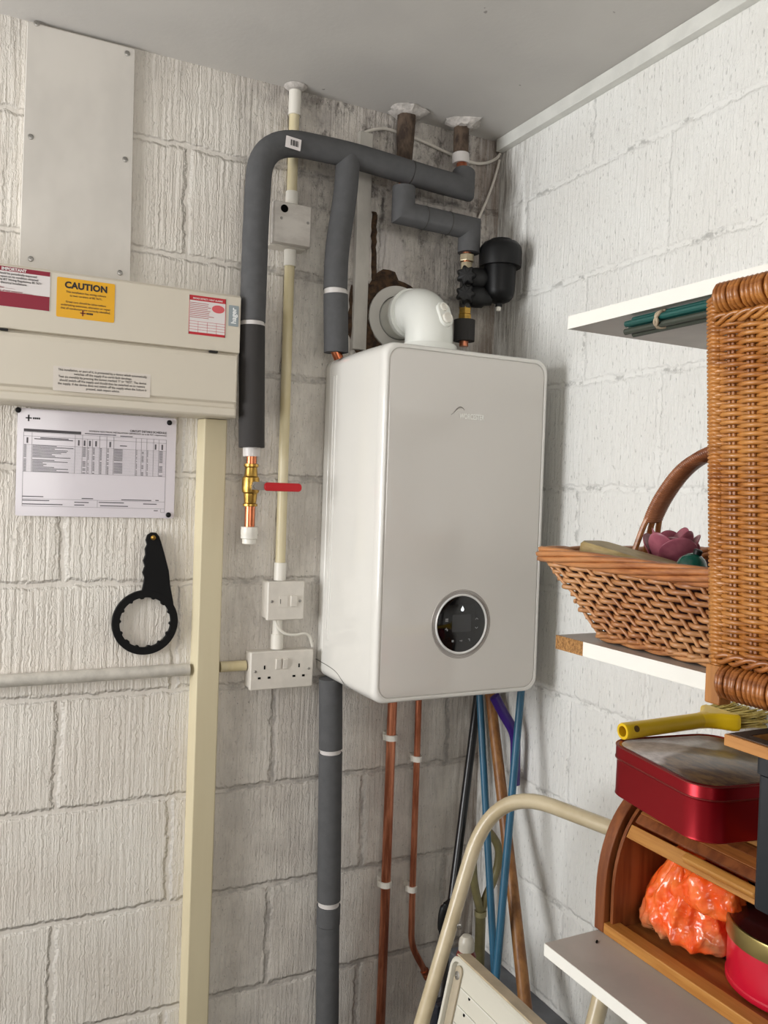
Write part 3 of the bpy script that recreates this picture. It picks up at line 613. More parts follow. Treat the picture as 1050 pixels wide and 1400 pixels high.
MB().sweep([q, V((q.x, q.y+.01, 2.47)), V((q.x, q.y+.014, 2.485))], .0125, 18).build('copper_tube', COPD, pm)
MB().sweep([V((q.x, q.y+.012, 2.462)), V((q.x, q.y+.014, 2.486))], .0205, 20).build('tape_ring', TAPE, pm)
MB().sweep([V((q.x, q.y+.014, 2.484)), V((q.x+.003, q.y+.02, 2.56))], .0185, 18).build('old_lagging', RUST, pm)
MB().sweep([PY(344, 612, YP), PY(344, 624, YP)], .0185, 20).build('tape_ring', TAPE, pm)
def barcode(q, parent):
    l = MB().rloft(q, (1, 0, -.08), (.08, 0, 1), (0,-1,0), [(.034, .024, .001, 0), (.034, .024, .001, .0006)]).build('price_label', mat('label_white', 0), parent, smooth=0)
    m = MB(); xx = -.006
    for w_ in (.0022, .001, .003, .0015, .0022, .001): m.box((q.x+xx, q.y-.0010, q.z-.0055+.08*-xx), (q.x+xx+w_, q.y-.0005, q.z+.0065+.08*-xx)); xx += w_+.0012
    m.build('barcode_bars', INK, l, smooth=0)
barcode(PY(401, 196, YP-RI-.0005), pm)
# ceiling plaster collars
def collar(name, label, c0, r):
    mb = MB(); n = 22
    vs = []
    for j, (rr, hh) in enumerate(((1.55, 0), (1.45, .003), (1.15, .008), (.9, .012), (.55, .013))):
        for k in range(n):
            t = 2*PI*k/n; s = rr*r*(1+.45*noise.noise((math.cos(t)*2+c0[0]*9, math.sin(t)*2, j*.3))); vs.append((c0[0]+s*math.cos(t), c0[1]+s*math.sin(t), CZ-.0005-hh*(1+.35*noise.noise((math.cos(t)*3, math.sin(t)*3, c0[0]*7)))))
    mb.add(vs, [(j*n+k, j*n+(k+1) % n, (j+1)*n+(k+1) % n, (j+1)*n+k) for j in range(4) for k in range(n)]+[tuple(4*n+k for k in range(n))])
    return tag(mb.build(name, PLAS, loc=(c0[0], c0[1], CZ)), label, 'filler')
collar('plaster_collar', 'ragged white plaster collar at the ceiling around the left stub pipe', (-.287, -.036), .030)
collar('plaster_collar', 'ragged white plaster collar at the ceiling nearest the room corner', (-.143, -.052), .027)
# branch down to the boiler
pts = [PY(476, 214, YP), PY(473, 262, YP), PY(460, 345, YP), PY(458.5, 396, YP)]
MB().sweep(fillet(pts, [.05, .05], 8), RI-.0006, 24).build('foam_sleeve', FOAM, pm, smooth=50)
MB().sweep([PY(459, 403, YP), PY(459.5, 482, YP)], RI, 24).build('foam_sleeve', FOAM, pm, smooth=50)
MB().sweep([PY(458.6, 395, YP), PY(459, 404, YP)], RI-.0025, 24).build('tape_ring', TAPE, pm)
q0 = PY(458, 478, YP); MB().sweep([q0, V((q0.x+.010, YP, 1.966))], .0110, 18).build('copper_tube', COP, pm)
# dog-leg pipe to the magnetic filter
pz = thing('insulated_pipe', 'grey lagged dog-leg pipe ending above the black filter', 'pipe', (-.14, -.09, 2.245))
ZY = -.088
pts = [PY(550.5, 256, ZY), PY(551, 291, ZY), PY(642, 312, ZY), PY(640, 346, ZY)]
pts[1].z = pts[2].z+.004; pts[0].x = pts[1].x; pts[3].x = pts[2].x
MB().sweep(pts, RI-.001, 24).build('foam_sleeve', FOAM, pz, smooth=50)
for f_ in (.30, .66):
    a_, b_ = pts[1], pts[2]; q = a_.lerp(b_, f_); MB().sweep([q, q+(b_-a_).normalized()*.0014], RI-.0004, 24).build('seam', FOAMD, pz)
xs_ = pts[0].x
MB().sweep([pts[0]+V((0, 0, -.004)), V((xs_+.004, -.082, 2.3655)), V((-.295, -.036, 2.372)), V((-.288, -.030, 2.40)), V((-.287, -.030, 2.43))], .0100, 16).build('copper_tube', COPD, pz)
MB().sweep([V((-.287, -.030, 2.42)), V((-.286, -.030, 2.47)), V((-.288, -.034, 2.5)), V((-.287, -.036, 2.56))], [.0175, .019, .021, .022], 18).build('old_lagging', RUST, pz)
# fat pipe below the boiler
pw = thing('insulated_pipe', 'thick grey lagged pipe running to the floor from boiler underside', 'pipe', (-.425, -.055, 0))
LY = -.055; A, B_, C_, D_ = PY(452.5, 915, LY), PY(452, 1023, LY), PY(449.5, 1230, LY), PY(448, 1400, LY)
A.z = 1.2505
dd = (D_-C_)/(D_-C_).z
E_ = D_ + dd*(0.002-D_.z)
MB().sweep([A, B_], .0268, 24).build('foam_sleeve', FOAM, pw); MB().sweep([B_+V((0,0,-.010)), C_], .0268, 24).build('foam_sleeve', FOAM, pw)
MB().sweep([C_+V((0,0,-.012)), C_+V((0, 0, -.055))], .0272, 24).build('foam_sleeve', FOAM, pw); MB().sweep([C_+V((0, 0, -.056)), E_], .0262, 24).build('foam_sleeve', FOAM, pw)
for q in (B_, C_): MB().sweep([q+V((0,0,.001)), q+V((0,0,-.013))], .0240, 24).build('tape_ring', TAPE, pw)

# ------------------------------------------------------------------ brass ball valve
va = thing('ball_valve', 'brass gas valve with red lever hanging below the lagged pipe', 'valve', (-.648, YP, 1.556))
vx, vt = PY(344, 624, YP).x, PY(344, 618, YP).z
zb = lambda v: PY(344.5, v, YP).z
MB().sweep([(vx, YP, zb(620)), (vx, YP, zb(640))], .011, 18).build('copper_tube', COP, va)
MB().sweep([(vx, YP, zb(686)), (vx, YP, zb(722))], .011, 18).build('copper_tube', COP, va)
prof = [(.012, zb(634)), (.0155, zb(634.5)), (.0155, zb(638)), (.0125, zb(639.5)), (.0135, zb(648)), (.0145, zb(651)), (.0175, zb(653)), (.0185, zb(658)), (.0185, zb(668)), (.0175, zb(673)), (.0145, zb(675)), (.0130, zb(686)), (.0125, zb(688)), (.0155, zb(689)), (.0155, zb(692)), (.012, zb(692.5))]
MB().lathe([(r, z) for r, z in prof], (vx, YP, 0), (0,0,1), 28).build('valve_body', BRASS, va, smooth=30)
MB().lathe([(.011, zb(720)), (.0175, zb(720.5)), (.0175, zb(724)), (.018, zb(725)), (.018, zb(730)), (.0175, zb(731)), (.0175, zb(736)), (.0145, zb(737)), (.0145, zb(743)), (.012, zb(744))], (vx, YP, 0), (0,0,1), 28).build('end_cap', WHT, va, smooth=30)
zl = zb(664)
MB().lathe([(.0095, .012), (.0095, .022), (.007, .0225), (.007, .030)], (vx+.004, YP, zl), (0,-1,0), 6).build('spindle_nut', STEEL, va, smooth=0)
lv = MB().prism([(vx-.006, 0, zl-.008), (vx+.015, 0, zl-.009), (vx+.032, 0, zl-.0085), (vx+.032, 0, zl+.008), (vx+.015, 0, zl+.009), (vx-.004, 0, zl+.007)], (0, YP-.0245, 0), (0, YP-.0220, 0)).build('lever', STEEL, va, smooth=0)
xe = PY(413, 664, YP-.028).x
MB().rloft(((vx+.021+xe)/2, YP-.0235, zl-.001), (1,0,0), (0,0,1), (0,-1,0), [(xe-vx-.021-.002, .0155, .006, -.004), (xe-vx-.021, .018, .008, -.002), (xe-vx-.021, .018, .008, .003), (xe-vx-.021-.003, .015, .006, .005)]).build('lever_sleeve', RED, lv)

# ------------------------------------------------------------------ magnetic filter and its fittings
kx, ky = -.142, -.088
mf = thing('magnetic_filter', 'black canister filter with valves standing above the boiler right side', 'filter', (-.1, -.1, 2.03))
gx, gy = -.069, -.120
zf = lambda v: PY(685, v, gy).z
MB().lathe([(.049, zf(366)), (.050, zf(358)), (.050, zf(346)), (.048, zf(339)), (.040, zf(333)), (.027, zf(331)), (.026, zf(328.5)), (.02, zf(327.5)), (.0, zf(327.5))], (gx, gy, 0), (0,0,1), 48, True, .012, 24).build('screw_cap', BLK, mf, smooth=40)
MB().lathe([(.0, zf(416)), (.012, zf(415.5)), (.026, zf(412)), (.034, zf(406)), (.0362, zf(398)), (.0385, zf(362)), (.0385, zf(356))], (gx, gy, 0), (0,0,1), 40).build('canister', mat('black_satin', (9, 9, 10), .42, spec=.25), mf, smooth=60)
MB().lathe([(.008, zf(413)), (.008, zf(420)), (.0055, zf(420.2))], (gx, gy, 0), (0,0,1), 16).build('drain_plug', BLK, mf)
MB().lathe([(.0055, zf(419)), (.0055, zf(425)), (.004, zf(426))], (gx, gy, 0), (0,0,1), 14).build('bleed_valve', WHT, mf)
kz = lambda v: PY(637, v, ky).z
hexp = lambda r, a_, b_, m, nm: MB().lathe([(r*.94, kz(a_)), (r, kz(a_)-.001), (r, kz(b_)+.001), (r*.94, kz(b_))], (kx, ky, 0), (0,0,1), 6).build(nm, m, mf, smooth=0, bevel=.0006)
MB().sweep([(kx, ky, kz(340)), (kx, ky, kz(474))], .0108, 18).build('copper_tube', COPD, mf)
hexp(.0185, 348, 358, NICK, 'hex_nut'); hexp(.0150, 359, 372, NICK, 'hex_nut')
MB().lathe([(.0145, kz(422)), (.0145, kz(372))], (kx, ky, 0), (0,0,1), 20).build('valve_body', mat('dark_fitting', (62, 60, 58), .45, .4), mf)
hexp(.0150, 420, 430, BRASS, 'hex_nut'); hexp(.0165, 430, 439, BRASS, 'hex_nut')
MB().sweep([(kx, ky, kz(438)), (kx, ky, kz(467))], .0250, 24).build('foam_sleeve', FOAMD, mf)
for v in (381, 406):
    z_ = kz(v)
    MB().lathe([(.007, .0), (.007, .016), (.017, .017), (.0205, .022), (.0205, .034), (.016, .040), (.0, .041)], (kx, ky, z_), V((-.62, -1, 0)), 48, True, .14, 7).build('valve_knob', BLKM, mf, smooth=50)
    MB().lathe([(.012, .0), (.012, .012), (.024, .013), (.025, .02), (.025, .040), (.020, .045), (.018, .062)], (kx, ky, z_+.001), (gx-kx, gy-ky, 0), 32, True, .02, 16).build('union_nut', BLKM, mf, smooth=50)

# ------------------------------------------------------------------ copper pipes under the boiler
CYP = -.036
def pipe(label, pts, r, clips, ends=None):
    t = thing('copper_pipe', label, 'pipe', (pts[0].x, CYP, pts[-1].z))
    MB().sweep(fillet(pts, .03, 6), r, 18).build('tube', COPD, t)
    for q in clips:
        MB().lathe([(r+.0005, -.007), (r+.004, -.0065), (r+.004, .0065), (r+.0005, .007)], q, (0,0,1), 20, False).box((q.x-r-.006, q.y+.004, q.z-.007), (q.x+r+.006, q.y+.010, q.z+.007)).box((q.x-.005, q.y+r, q.z-.006), (q.x+.005, 0, q.z+.006)).build('pipe_clip', WHT, t)
    return t
a_ = PY(537, 965, CYP); a_.z = 1.2505
b1, b2 = PY(535, 1000, CYP), PY(527.5, 1208, CYP); c_ = PY(520, 1400, CYP); c_ = c_+(c_-b2)/(c_-b2).z*(.002-c_.z)
pipe('thicker copper pipe on white clips below the boiler, left of the thinner copper one', [a_, b1, b2, c_], .0113, [PY(535, 1008, CYP), PY(527, 1208, CYP)])
a_ = PY(572, 965, CYP); a_.z = 1.2505
pts = [a_, PY(570, 1036, CYP), PY(564, 1215, CYP), PY(562, 1292, CYP), PY(581, 1328, CYP-.01)]
t = pipe('thinner copper pipe below the boiler bending to a joint near the ladder', pts, .0078, [PY(570.5, 1037, CYP), PY(563.5, 1215, CYP)])
d_ = (pts[-1]-pts[-2]).normalized()
MB().lathe([(.0085, -.004), (.0105, -.003), (.0105, .004), (.0095, .006), (.0105, .008), (.0105, .018), (.008, .019)], pts[-1], d_, 18).build('joint_fitting', COP, t)
MB().sweep(fillet([pts[-1]+d_*.01, pts[-1]+d_*.03, pts[-1]+d_*.03+V((0, .02, -.12)), V((pts[-1].x+.01, CYP, .002))], .02), .0076, 14).build('tube', COPD, t)

# ------------------------------------------------------------------ garden tools leaning in the corner
def pole_pts(a, b, top=0): # through two surveyed points, down to the floor
    d = (b-a).normalized(); return a - d*top, b + d*((.004-b.z)/d.z)
def bottom_hi(p): return p
a_, b_ = PY(652, 962, -.035), PY(614, 1262, -.15)
p0, p1 = pole_pts(a_, b_, .03)
tag(MB().sweep([p0, p1], .0105, 16).build('tool_pole', mat('black_gloss_pole', (14, 14, 16), .3)), 'black glossy pole leaning behind the ladder, leftmost of the poles', 'pole')
BLUE = mat('blue_pole_paint', (40, 98, 128), .4, var=.15, vscale=(10, 10, 4))
a_, b_ = PY(656.5, 962, -.10), PY(676, 1325, -.26); p0, p1 = pole_pts(a_, b_, .03)
tag(MB().sweep([p0, p1], .0085, 16).build('tool_pole', BLUE), 'blue metal pole beside the black pole, left one of the blue pair', 'pole')
a_, b_ = PY(712, 950, -.255), PY(679, 1325, -.345); p0, p1 = pole_pts(a_, b_, .012)
tag(MB().sweep([p0, p1], .0085, 16).build('tool_pole', BLUE), 'blue metal pole crossing the wooden pole, right one of the blue pair', 'pole')
a_, b_ = PY(671, 958, -.115), PY(717, 1395, -.405); p0, p1 = pole_pts(a_, b_, .03); L = (p1-p0).length
sh = [p0.lerp(p1, k/8)+V((.006*math.sin(k/8*PI), 0, 0)) for k in range(9)]
tag(MB().sweep(sh, [.0125, .0130, .0132, .0136, .0142, .0150, .0160, .017, .0175], 18).build('tool_pole', wood('handle_wood', (150, 104, 58), (118, 76, 40), .4, (60, 60, 4))), 'stout brown wooden pole leaning in the corner between the blue poles', 'pole')
PUR = mat('purple_plastic', (52, 22, 108), .35)
pu = [PY(676, 952, -.185), PY(688, 975, -.19), PY(699, 994, -.20), PY(704.5, 1012, -.205), PY(704.5, 1040, -.205), PY(704, 1073, -.205)]
tag(MB().sweep(smoothpath(pu), [.013]*12+[.0125]*19, 16, flat=.75).build('purple_tool_head', PUR), 'bent purple plastic tool hanging in the corner behind the right blue pole', 'tool')
# olive D-handled spade
KH = mat('khaki_plastic', (124, 116, 78), .45, var=.1, vscale=(30, 30, 30)); SY = -.140
sp_ = thing('garden_spade', 'khaki D-grip garden spade standing behind the ladder rail', 'spade', (-.09, SY, 0))
j = PY(657, 1245, SY); bt = PY(655, 1330, SY); dn = (bt-j).normalized(); ft = bt + dn*((.20-bt.z)/dn.z)
MB().sweep([j, ft], .0125, 16).build('shaft', KH, sp_)
gl_ = [j, PY(651, 1222, SY), PY(647, 1195, SY), PY(647, 1160, SY), PY(650, 1141, SY), PY(660, 1137, SY), PY(670, 1139, SY), PY(681, 1158, SY), PY(681, 1180, SY), PY(674, 1205, SY), PY(666, 1222, SY), PY(659, 1243, SY)]
MB().sweep(smoothpath(gl_, 5), .0098, 12).build('grip', KH, sp_)
MB().sweep([j, j+dn*.012], .0145, 18).build('collar', mat('khaki_collar', (150, 142, 104), .4), sp_)
MB().prism([(ft.x-.085, ft.y, .20), (ft.x+.05, ft.y, .20), (ft.x+.05, ft.y, .05), (ft.x, ft.y, .002), (ft.x-.06, ft.y, .03), (ft.x-.085, ft.y, .06)], (0, -.002, 0), (0, .002, 0)).build('blade', mat('dark_steel', (70, 68, 66), .5, .7), sp_, smooth=0)
# black moulded grip of a long-handled tool, and the tool below it
g0, g1 = PY(612, 1236, -.20), PY(607, 1276, -.20)
gt = thing('long_handled_shears', 'black moulded tool grip peeping out left of the ladder rail', 'garden tool', (g1.x, -.2, 0))
MB().sweep(smoothpath([g0+V((0,0,.004)), g0, PY(608, 1250, -.2), PY(607, 1268, -.2), g1+V((.004, 0, -.012))], 5), [.006]+[.011]*6+[.0155]*9+[.0135]*5, 16, flat=.7).build('grip', BLK, gt, smooth=60)
g2 = PY(600, 1385, -.26)
MB().sweep([g1, PY(606, 1330, -.23), g2, g2 + V((0, -.02, -.6))], .008, 12).build('shaft', mat('dark_steel', 0), gt)
MB().rloft(PY(599, 1392, -.265), (1,0,0), (0,0,1), (0,-1,0), [(.026, .075, .006, -.012), (.030, .08, .007, -.008), (.030, .08, .007, .008), (.022, .07, .006, .014)]).build('trigger_block', mat('dark_blue_grey_plastic', (34, 36, 44), .35), gt)
q = PY(638, 1286, -.30)
bl = thing('spray_bottle', 'small bottle with a whitish domed cap behind the ladder tread', 'bottle', (q.x, -.3, 0.62))
MB().lathe([(.0, .012), (.010, .0105), (.0155, .003), (.017, -.006), (.017, -.02)][::-1], q, (0,0,1), 22).build('cap', mat('milky_cap', (196, 190, 176), .3), bl)
MB().lathe([(.016, -.02), (.021, -.03), (.021, -.16), (.018, -.165)][::-1], q, (0,0,1), 22).build('bottle_body', mat('bottle_red_brown', (120, 44, 36), .35), bl)

# ------------------------------------------------------------------ step ladder
LC = mat('ladder_cream_enamel', (196, 182, 152), .32, rgb2=(184, 168, 136), vscale=(14, 14, 14), coat=.2)
la = thing('step_ladder', 'folded cream step ladder with hooped top rail leaning near the tools', 'ladder', (-.6, -.6, 0))
Q = PY(585, 1370, -.462); e = V((.386, .08, 1)).normalized(); ul = V((.235, -.97, 0)).normalized(); LWd = .335
top = Q + e*((1.108-Q.z)/e.z)
foot = Q - e*((Q.z-.012)/e.z)
tr = .0140
MB().sweep(fillet([foot, top, top+ul*LWd, foot+ul*LWd], [.15, .05], 12), tr, 20).build('hoop_frame', LC, la, smooth=60)
for k in (0, 1): MB().sweep([foot+ul*(LWd*k)-e*.010, foot+ul*(LWd*k)+e*.04], tr+.003, 16).build('rubber_foot', BLKM, la)
# top tread folded against the legs: its ribbed underside faces the room
TR = mat('tread_plastic', (206, 202, 188), .45); TB = mat('tread_edge_beige', (190, 172, 144), .5, var=.1, vscale=(20, 20, 20))
tA = PX(621, 1301, -.372); tu0 = V((0, -1, 0)); tn_ = V((-1, 0, .22)).normalized()
tdn = V((-.22, 0, -1)).normalized()
# panel: origin at far top corner, runs along ul and down
W_, H_ = .295, .27
cen = tA + tu0*(W_/2) + tdn*(H_/2)
trd = MB().rloft(cen, tu0, -tdn, tn_, [(W_, H_, .022, -.028), (W_, H_, .022, .002), (W_-.006, H_-.006, .02, .005), (W_-.016, H_-.016, .015, .004), (W_-.018, H_-.018, .014, -.006)], 8, True, True).build('tread', TR, la, smooth=40)
rb = MB()
for k in range(1, 7): rb.obox(cen + tdn*(-H_/2+.018+k*.03) + tn_*-.0052, tu0, tdn, tn_, W_/2-.036, .0012, .0018)
rb.build('tread_rib', mat('tread_plastic_pale', (214, 212, 202), .5), trd, smooth=0)
rb = MB(); rb.rloft(cen - tu0*(W_/2-.022) + tn_*-.005, tu0, -tdn, tn_, [(.020, H_-.03, .010, 0), (.020, H_-.03, .010, .003), (.016, H_-.034, .008, .004)]).build('tread_end_channel', mat('tread_channel', (172, 160, 138), .5), trd)
screw_head(MB(), cen - tu0*(W_/2-.022) - tdn*(H_/2-.032) + tn_*-.0012, tn_, .0075).build('bolt', STEEL, trd)
for (da, db) in ((.052, .052), (.047, .083)): MB().lathe([(.0028, 0), (.0028, .0008)], cen - tu0*(W_/2-da-.012) - tdn*(H_/2-db) + tn_*-.0058, tn_, 10).build('slot_hole', DARK, trd)
MB().obox(cen - tdn*(H_/2+.0012) - tn_*.013, tu0, tdn, tn_, W_/2-.012, .0016, .0145).build('tread_edge', TB, trd, smooth=0, bevel=.001)
for dz in (.0, ): screw_head(MB(), PY(626, 1262, -.462)+V((-.004, -.012, 0)), (-.6, -1, 0), .005).build('bolt', STEEL, la)
for k, f_ in enumerate((.28, .55)):
    q = foot + e*(f_*.9) ; MB().obox(q+ul*(LWd/2), ul, V((1,0,0)), (0,0,1), LWd/2-.012, .05, .010).build('step', TR, la, smooth=0, bevel=.004)

# ------------------------------------------------------------------ shelves
SW = mat('white_melamine', (236, 234, 226), .4); SX, SYF, SYN = -.40, -.798, -1.85
CHIP = mat('chipboard', (178, 132, 78), .9, rgb2=(120, 82, 44), vscale=(220, 220, 220), bump=.001, bscale=(260, 260, 260))
def shelf(label, zt, th, raw=False):
    t = thing('shelf_board', label, 'shelf', (-.2, -1.3, zt-th))
    MB().box((SX+.001, SYN, zt-th), (-.0005, SYF, zt)).build('board', mat('shelf_grey_face', (176, 168, 160), .5, var=.05, vscale=(10, 10, 10)), t, smooth=0)
    if raw:
        MB().box((SX, SYN, zt-th), (SX+.001, SYF-.062, zt)).build('edge_strip', SW, t, smooth=0)
        MB().box((SX-.0002, SYF-.062, zt-th), (SX+.001, SYF, zt)).build('raw_edge', CHIP, t, smooth=0)
    else: MB().box((SX, SYN, zt-th), (SX+.001, SYF, zt)).build('edge_strip', SW, t, smooth=0)
    for y_ in (-1.25, -1.7): MB().box((-.014, y_-.012, zt-th-.14), (-.0005, y_+.012, zt-th)).box((-.30, y_-.008, zt-th-.012), (-.014, y_+.008, zt-th)).build('bracket', mat('bracket_white', (222, 222, 218), .4), t, smooth=0)
    return t
shelf('highest white shelf on the right wall, above the hamper', 1.944, .019)
shelf('middle shelf with chipped raw end, under the wicker basket', 1.468, .0205, True)
shelf('lowest white shelf, under the wooden bread bin', 1.0, .0185)
for u, v in ((797, 1284), (816, 1289), (855, 1348), (880, 1377)):
    pass
# crumbs on the shelves
tag(MB().rloft(PZ(901, 890, 1.4685), (1,.3,0), (0,1,0), (0,0,1), [(.009, .006, .002, 0), (.010, .007, .002, .003), (.006, .004, .002, .005)]).build('plaster_crumb', PLAS), 'pale crumb lying on the middle shelf in front of the basket', 'crumb')
tag(MB().rloft(PZ(816, 1288, 1.0003), (1,.6,0), (0,1,0), (0,0,1), [(.007, .004, .001, 0), (.006, .003, .001, .002)]).build('dirt_speck', DARK), 'dark speck on the lowest shelf beside the bread bin corner', 'speck')

# ------------------------------------------------------------------ plant canes
cn = thing('garden_canes', 'bundle of dark green canes under the highest shelf, tied with a band', 'canes', (-.393, -1.1, 1.905))
GRN = mat('cane_green', (16, 84, 78), .4, var=.15, vscale=(60, 4, 60)); GR2 = mat('cane_olive', (58, 64, 54), .5)
for k, (dx, dz, ys, m) in enumerate(((0, 0, -.922, GRN), (-.0075, -.0055, -.916, GRN), (.0025, -.0095, -.914, GRN), (-.0045, -.0150, -.912, GR2), (.005, -.018, -.918, GR2))):
    xk, zk = -.386+dx, 1.9195+dz
    pts = [V((xk, ys, zk)), V((xk, ys-.25, zk+.0005)), V((xk, -1.62, zk))]
    MB().sweep(pts, .0044, 10).build('cane', m, cn)
q = V((-.3875, -.978, 1.9115)); el = [q+V((.0125*math.cos(2*PI*k/24),   .004*math.sin(4*PI*k/24), .0105*math.sin(2*PI*k/24))) for k in range(24)]
rbm = MB().sweep(el, .0022, 8, closed=True).sweep([p+V((0, .005*math.sin(k*.8), 0)) for k, p in enumerate(el)], .0020, 8, closed=True)
rbm.build('tie_band', mat('cloth_band', (176, 160, 136), .8), cn)

# ------------------------------------------------------------------ wicker hamper
WK = wicker('varnished_willow', ((184, 118, 52), (134, 76, 28), (198, 138, 70))); WKR = wicker('willow_roll', ((168, 102, 44), (116, 62, 24), (182, 122, 58)))
ha = thing('wicker_hamper', 'tall golden wicker hamper panel standing in front of the shelves at right', 'hamper', (-.44, -1.25, 1.40))
HXF, HX = -.455, -.4365; HL = .42; O = V((0, -1.126, 1.470)); et = V((0, .062, 1)); HH = .441
def hp_(s, t, n=0): return V((HX-n, O.y - s + et.y*t, O.z + t + .02*(s)*(1-2*t/HH)*.5))
nst = 14; ssp = .0262
stk = MB()
for k in range(int(HL/ssp)+1):
    s0 = .032+k*ssp
    if s0 > HL-.02: break
    for ds in (-.0028, .0028): stk.sweep([hp_(s0+ds, .02+(HH-.05)*j/10, .0) for j in range(11)], .0026, 8)
stk.build('stakes', WKR, ha)
wv = MB(); rows = 82
for i in range(rows):
    t_ = .034 + (HH-.066)*i/(rows-1); ph = (i % 2)*PI
    pts = []; s = .004
    while s <= HL:
        wob = .0008*noise.noise((s*20, i*1.7, 0))
        n_ = .0052*math.sin((s-.032)/ssp*PI + PI/2 + ph); 
        edge = max(0, 1-(s-.004)/.02); n_ = n_*(1-edge) + .0015*edge
        pts.append(hp_(s, t_+wob, n_)); s += .0055
    pts = [hp_(.0, t_, -.006), hp_(.0006, t_, -.002)] + pts
    wv.sweep(pts, .0030, 6)
wv.build('woven_panel', WK, ha, smooth=180)
# wound corner post at the far edge and behind it the side weave
cp = MB()
for i in range(96):
    t_ = .006+(HH-.012)*i/95; cp.sweep([hp_(.018, t_, .001), hp_(.010, t_+.0015, .0045), hp_(.002, t_, .002), hp_(.0, t_, -.006), hp_(.001, t_-.0005, -.016)], .0026, 6)
cp.build('wound_edge', WK, ha, smooth=180)
MB().sweep([hp_(.006, -.012, -.006), hp_(.006, HH-.01, -.006)], .0085, 12).build('corner_post', WK, ha)
def roll(name, t_, r, s0, s1, pitch, m):
    MB().sweep([hp_(s0, t_, .002), hp_(s1, t_, .002)], r*.8, 14).build(name+'_core', m, ha)
    mb = MB(); s = s0
    while s < s1:
        tilt = .008*(random.random()-.2)
        pts = [hp_(s+tilt*math.cos(2*PI*k/14)*.5, t_ + r*math.sin(2*PI*k/14), .002+r*math.cos(2*PI*k/14)) for k in range(14)]
        mb.sweep(pts, pitch*.55, 6, closed=True); s += pitch*random.uniform(.9, 1.12)
    mb.build(name, m, ha, smooth=180)
roll('top_roll', HH-.006, .0150, .022, HL, .0062, WK)
roll('bottom_roll', .004, .0165, .022, HL, .0062, WKR)
# rope border rows under the rolls
def rope(t_, s0, s1, tw, m, nm, r=.003):
    mb = MB()
    for q_ in range(3):
        pts = [hp_(s0+(s1-s0)*k/90, t_+.0045*math.sin(k*tw+q_*2.1), .0055+.003*math.cos(k*tw+q_*2.1)) for k in range(91)]
        mb.sweep(pts, r, 6)
    mb.build(nm, m, ha, smooth=180)
rope(HH-.030, .014, HL, .55, WK, 'rope_border'); rope(.030, .014, HL, .55, WKR, 'rope_border')
for s_, t0_ in ((.010, -.022), (.205, -.052)):
    MB().obox(hp_(s_, (t0_+.02)/2, .0), (0,1,0), (0,0,1), (1,0,0), .0105, (.02-t0_)/2+.001, .010).build('wooden_foot', wood('hamper_foot_wood', (176, 118, 60), (150, 96, 46), .45, (60, 60, 8)), ha, smooth=0, bevel=.002)
MB().box((-.4280, O.y-HL, 1.480), (-.4255, O.y-.012, 1.88)).build('lining', mat('hamper_lining', (86, 58, 30), .9), ha, smooth=0)

# ------------------------------------------------------------------ wicker basket
WB = wicker('basket_willow', ((186, 128, 78), (142, 86, 46), (200, 150, 100)), .5)
WBR = wicker('basket_rim_willow', ((184, 118, 66), (140, 80, 40), (196, 136, 84)), .45)
ba = thing('wicker_basket', 'openwork wicker basket with hooped handle on the middle shelf', 'basket', (-.22, -1.02, 1.469))
RZ, BZ = 1.587, 1.474
rx0, rx1, ry0, ry1 = -.402, -.05, -.762, -1.36
bx0, bx1, by0, by1 = -.372, -.085, -.868, -1.26
def rect_pt(x0, x1, y0, y1, f, r=.02):   # f in 0..4 around: front(-x) far->near, near, back, far
    k = int(f) % 4; t = f-int(f)
    c = [V((x0, y0, 0)), V((x0, y1, 0)), V((x1, y1, 0)), V((x1, y0, 0))]
    return c[k].lerp(c[(k+1) % 4], t)
def bk(f, t, n=0):
    b = rect_pt(bx0, bx1, by0, by1, f); r = rect_pt(rx0, rx1, ry0, ry1, f)
    q = b.lerp(r, t); ctr = V(((bx0+bx1)/2, (by0+by1)/2, 0))
    k = int(f) % 4; nn = (V((-1,0,0)), V((0,-1,0)), V((1,0,0)), V((0,1,0)))[k]
    sag = -.004*math.sin(PI*(f-int(f)))*t if k in (0, 2) else 0
    return V((q.x, q.y, BZ+(RZ-BZ)*t + sag)) + nn*n
wv = MB(); nst = 22
for side in range(4):
    m_ = nst if side in (0, 2) else 13
    for k in range(m_):                                     # slanting paired stakes
        f0 = side+(k+.5)/m_; pts = [bk(min(side+.999, max(side+.0, f0+(.5-j/8)*2.8/m_)), j/8, .001) for j in range(9)]
        wv.sweep(pts, .0030, 6)
wv.build('stakes', WB, ba, smooth=180)
wv = MB()
for i in range(10):
    t_ = .05+.88*i/9.6
    for side in range(4):
        m_ = nst if side in (0, 2) else 13; pts = []
        for k in range(m_*4+1):
            f_ = side+min(.9999, k/(m_*4)); sl = (t_-.5)*2.8
            pts.append(bk(f_, t_, .001+.0055*math.sin((k/4+sl+i)*PI)))
        wv.sweep(pts, .0036, 6, flat=.75)
wv.build('weavers', WB, ba, smooth=180)
rm = MB()
for q_ in range(6):
    pts = []
    for k in range(160):
        f_ = 4*k/160; b = bk(min(f_, 3.9999), 1); a_ = k*.19+q_*PI/3; nn = (V((-1,0,0)), V((0,-1,0)), V((1,0,0)), V((0,1,0)))[int(f_) % 4]
        pts.append(b+nn*(.0075*math.cos(a_))+V((0,0,.0085*math.sin(a_))))
    rm.sweep(pts, .0046, 6, closed=True)
rm.build('braided_rim', WBR, ba, smooth=180)
rm = MB()
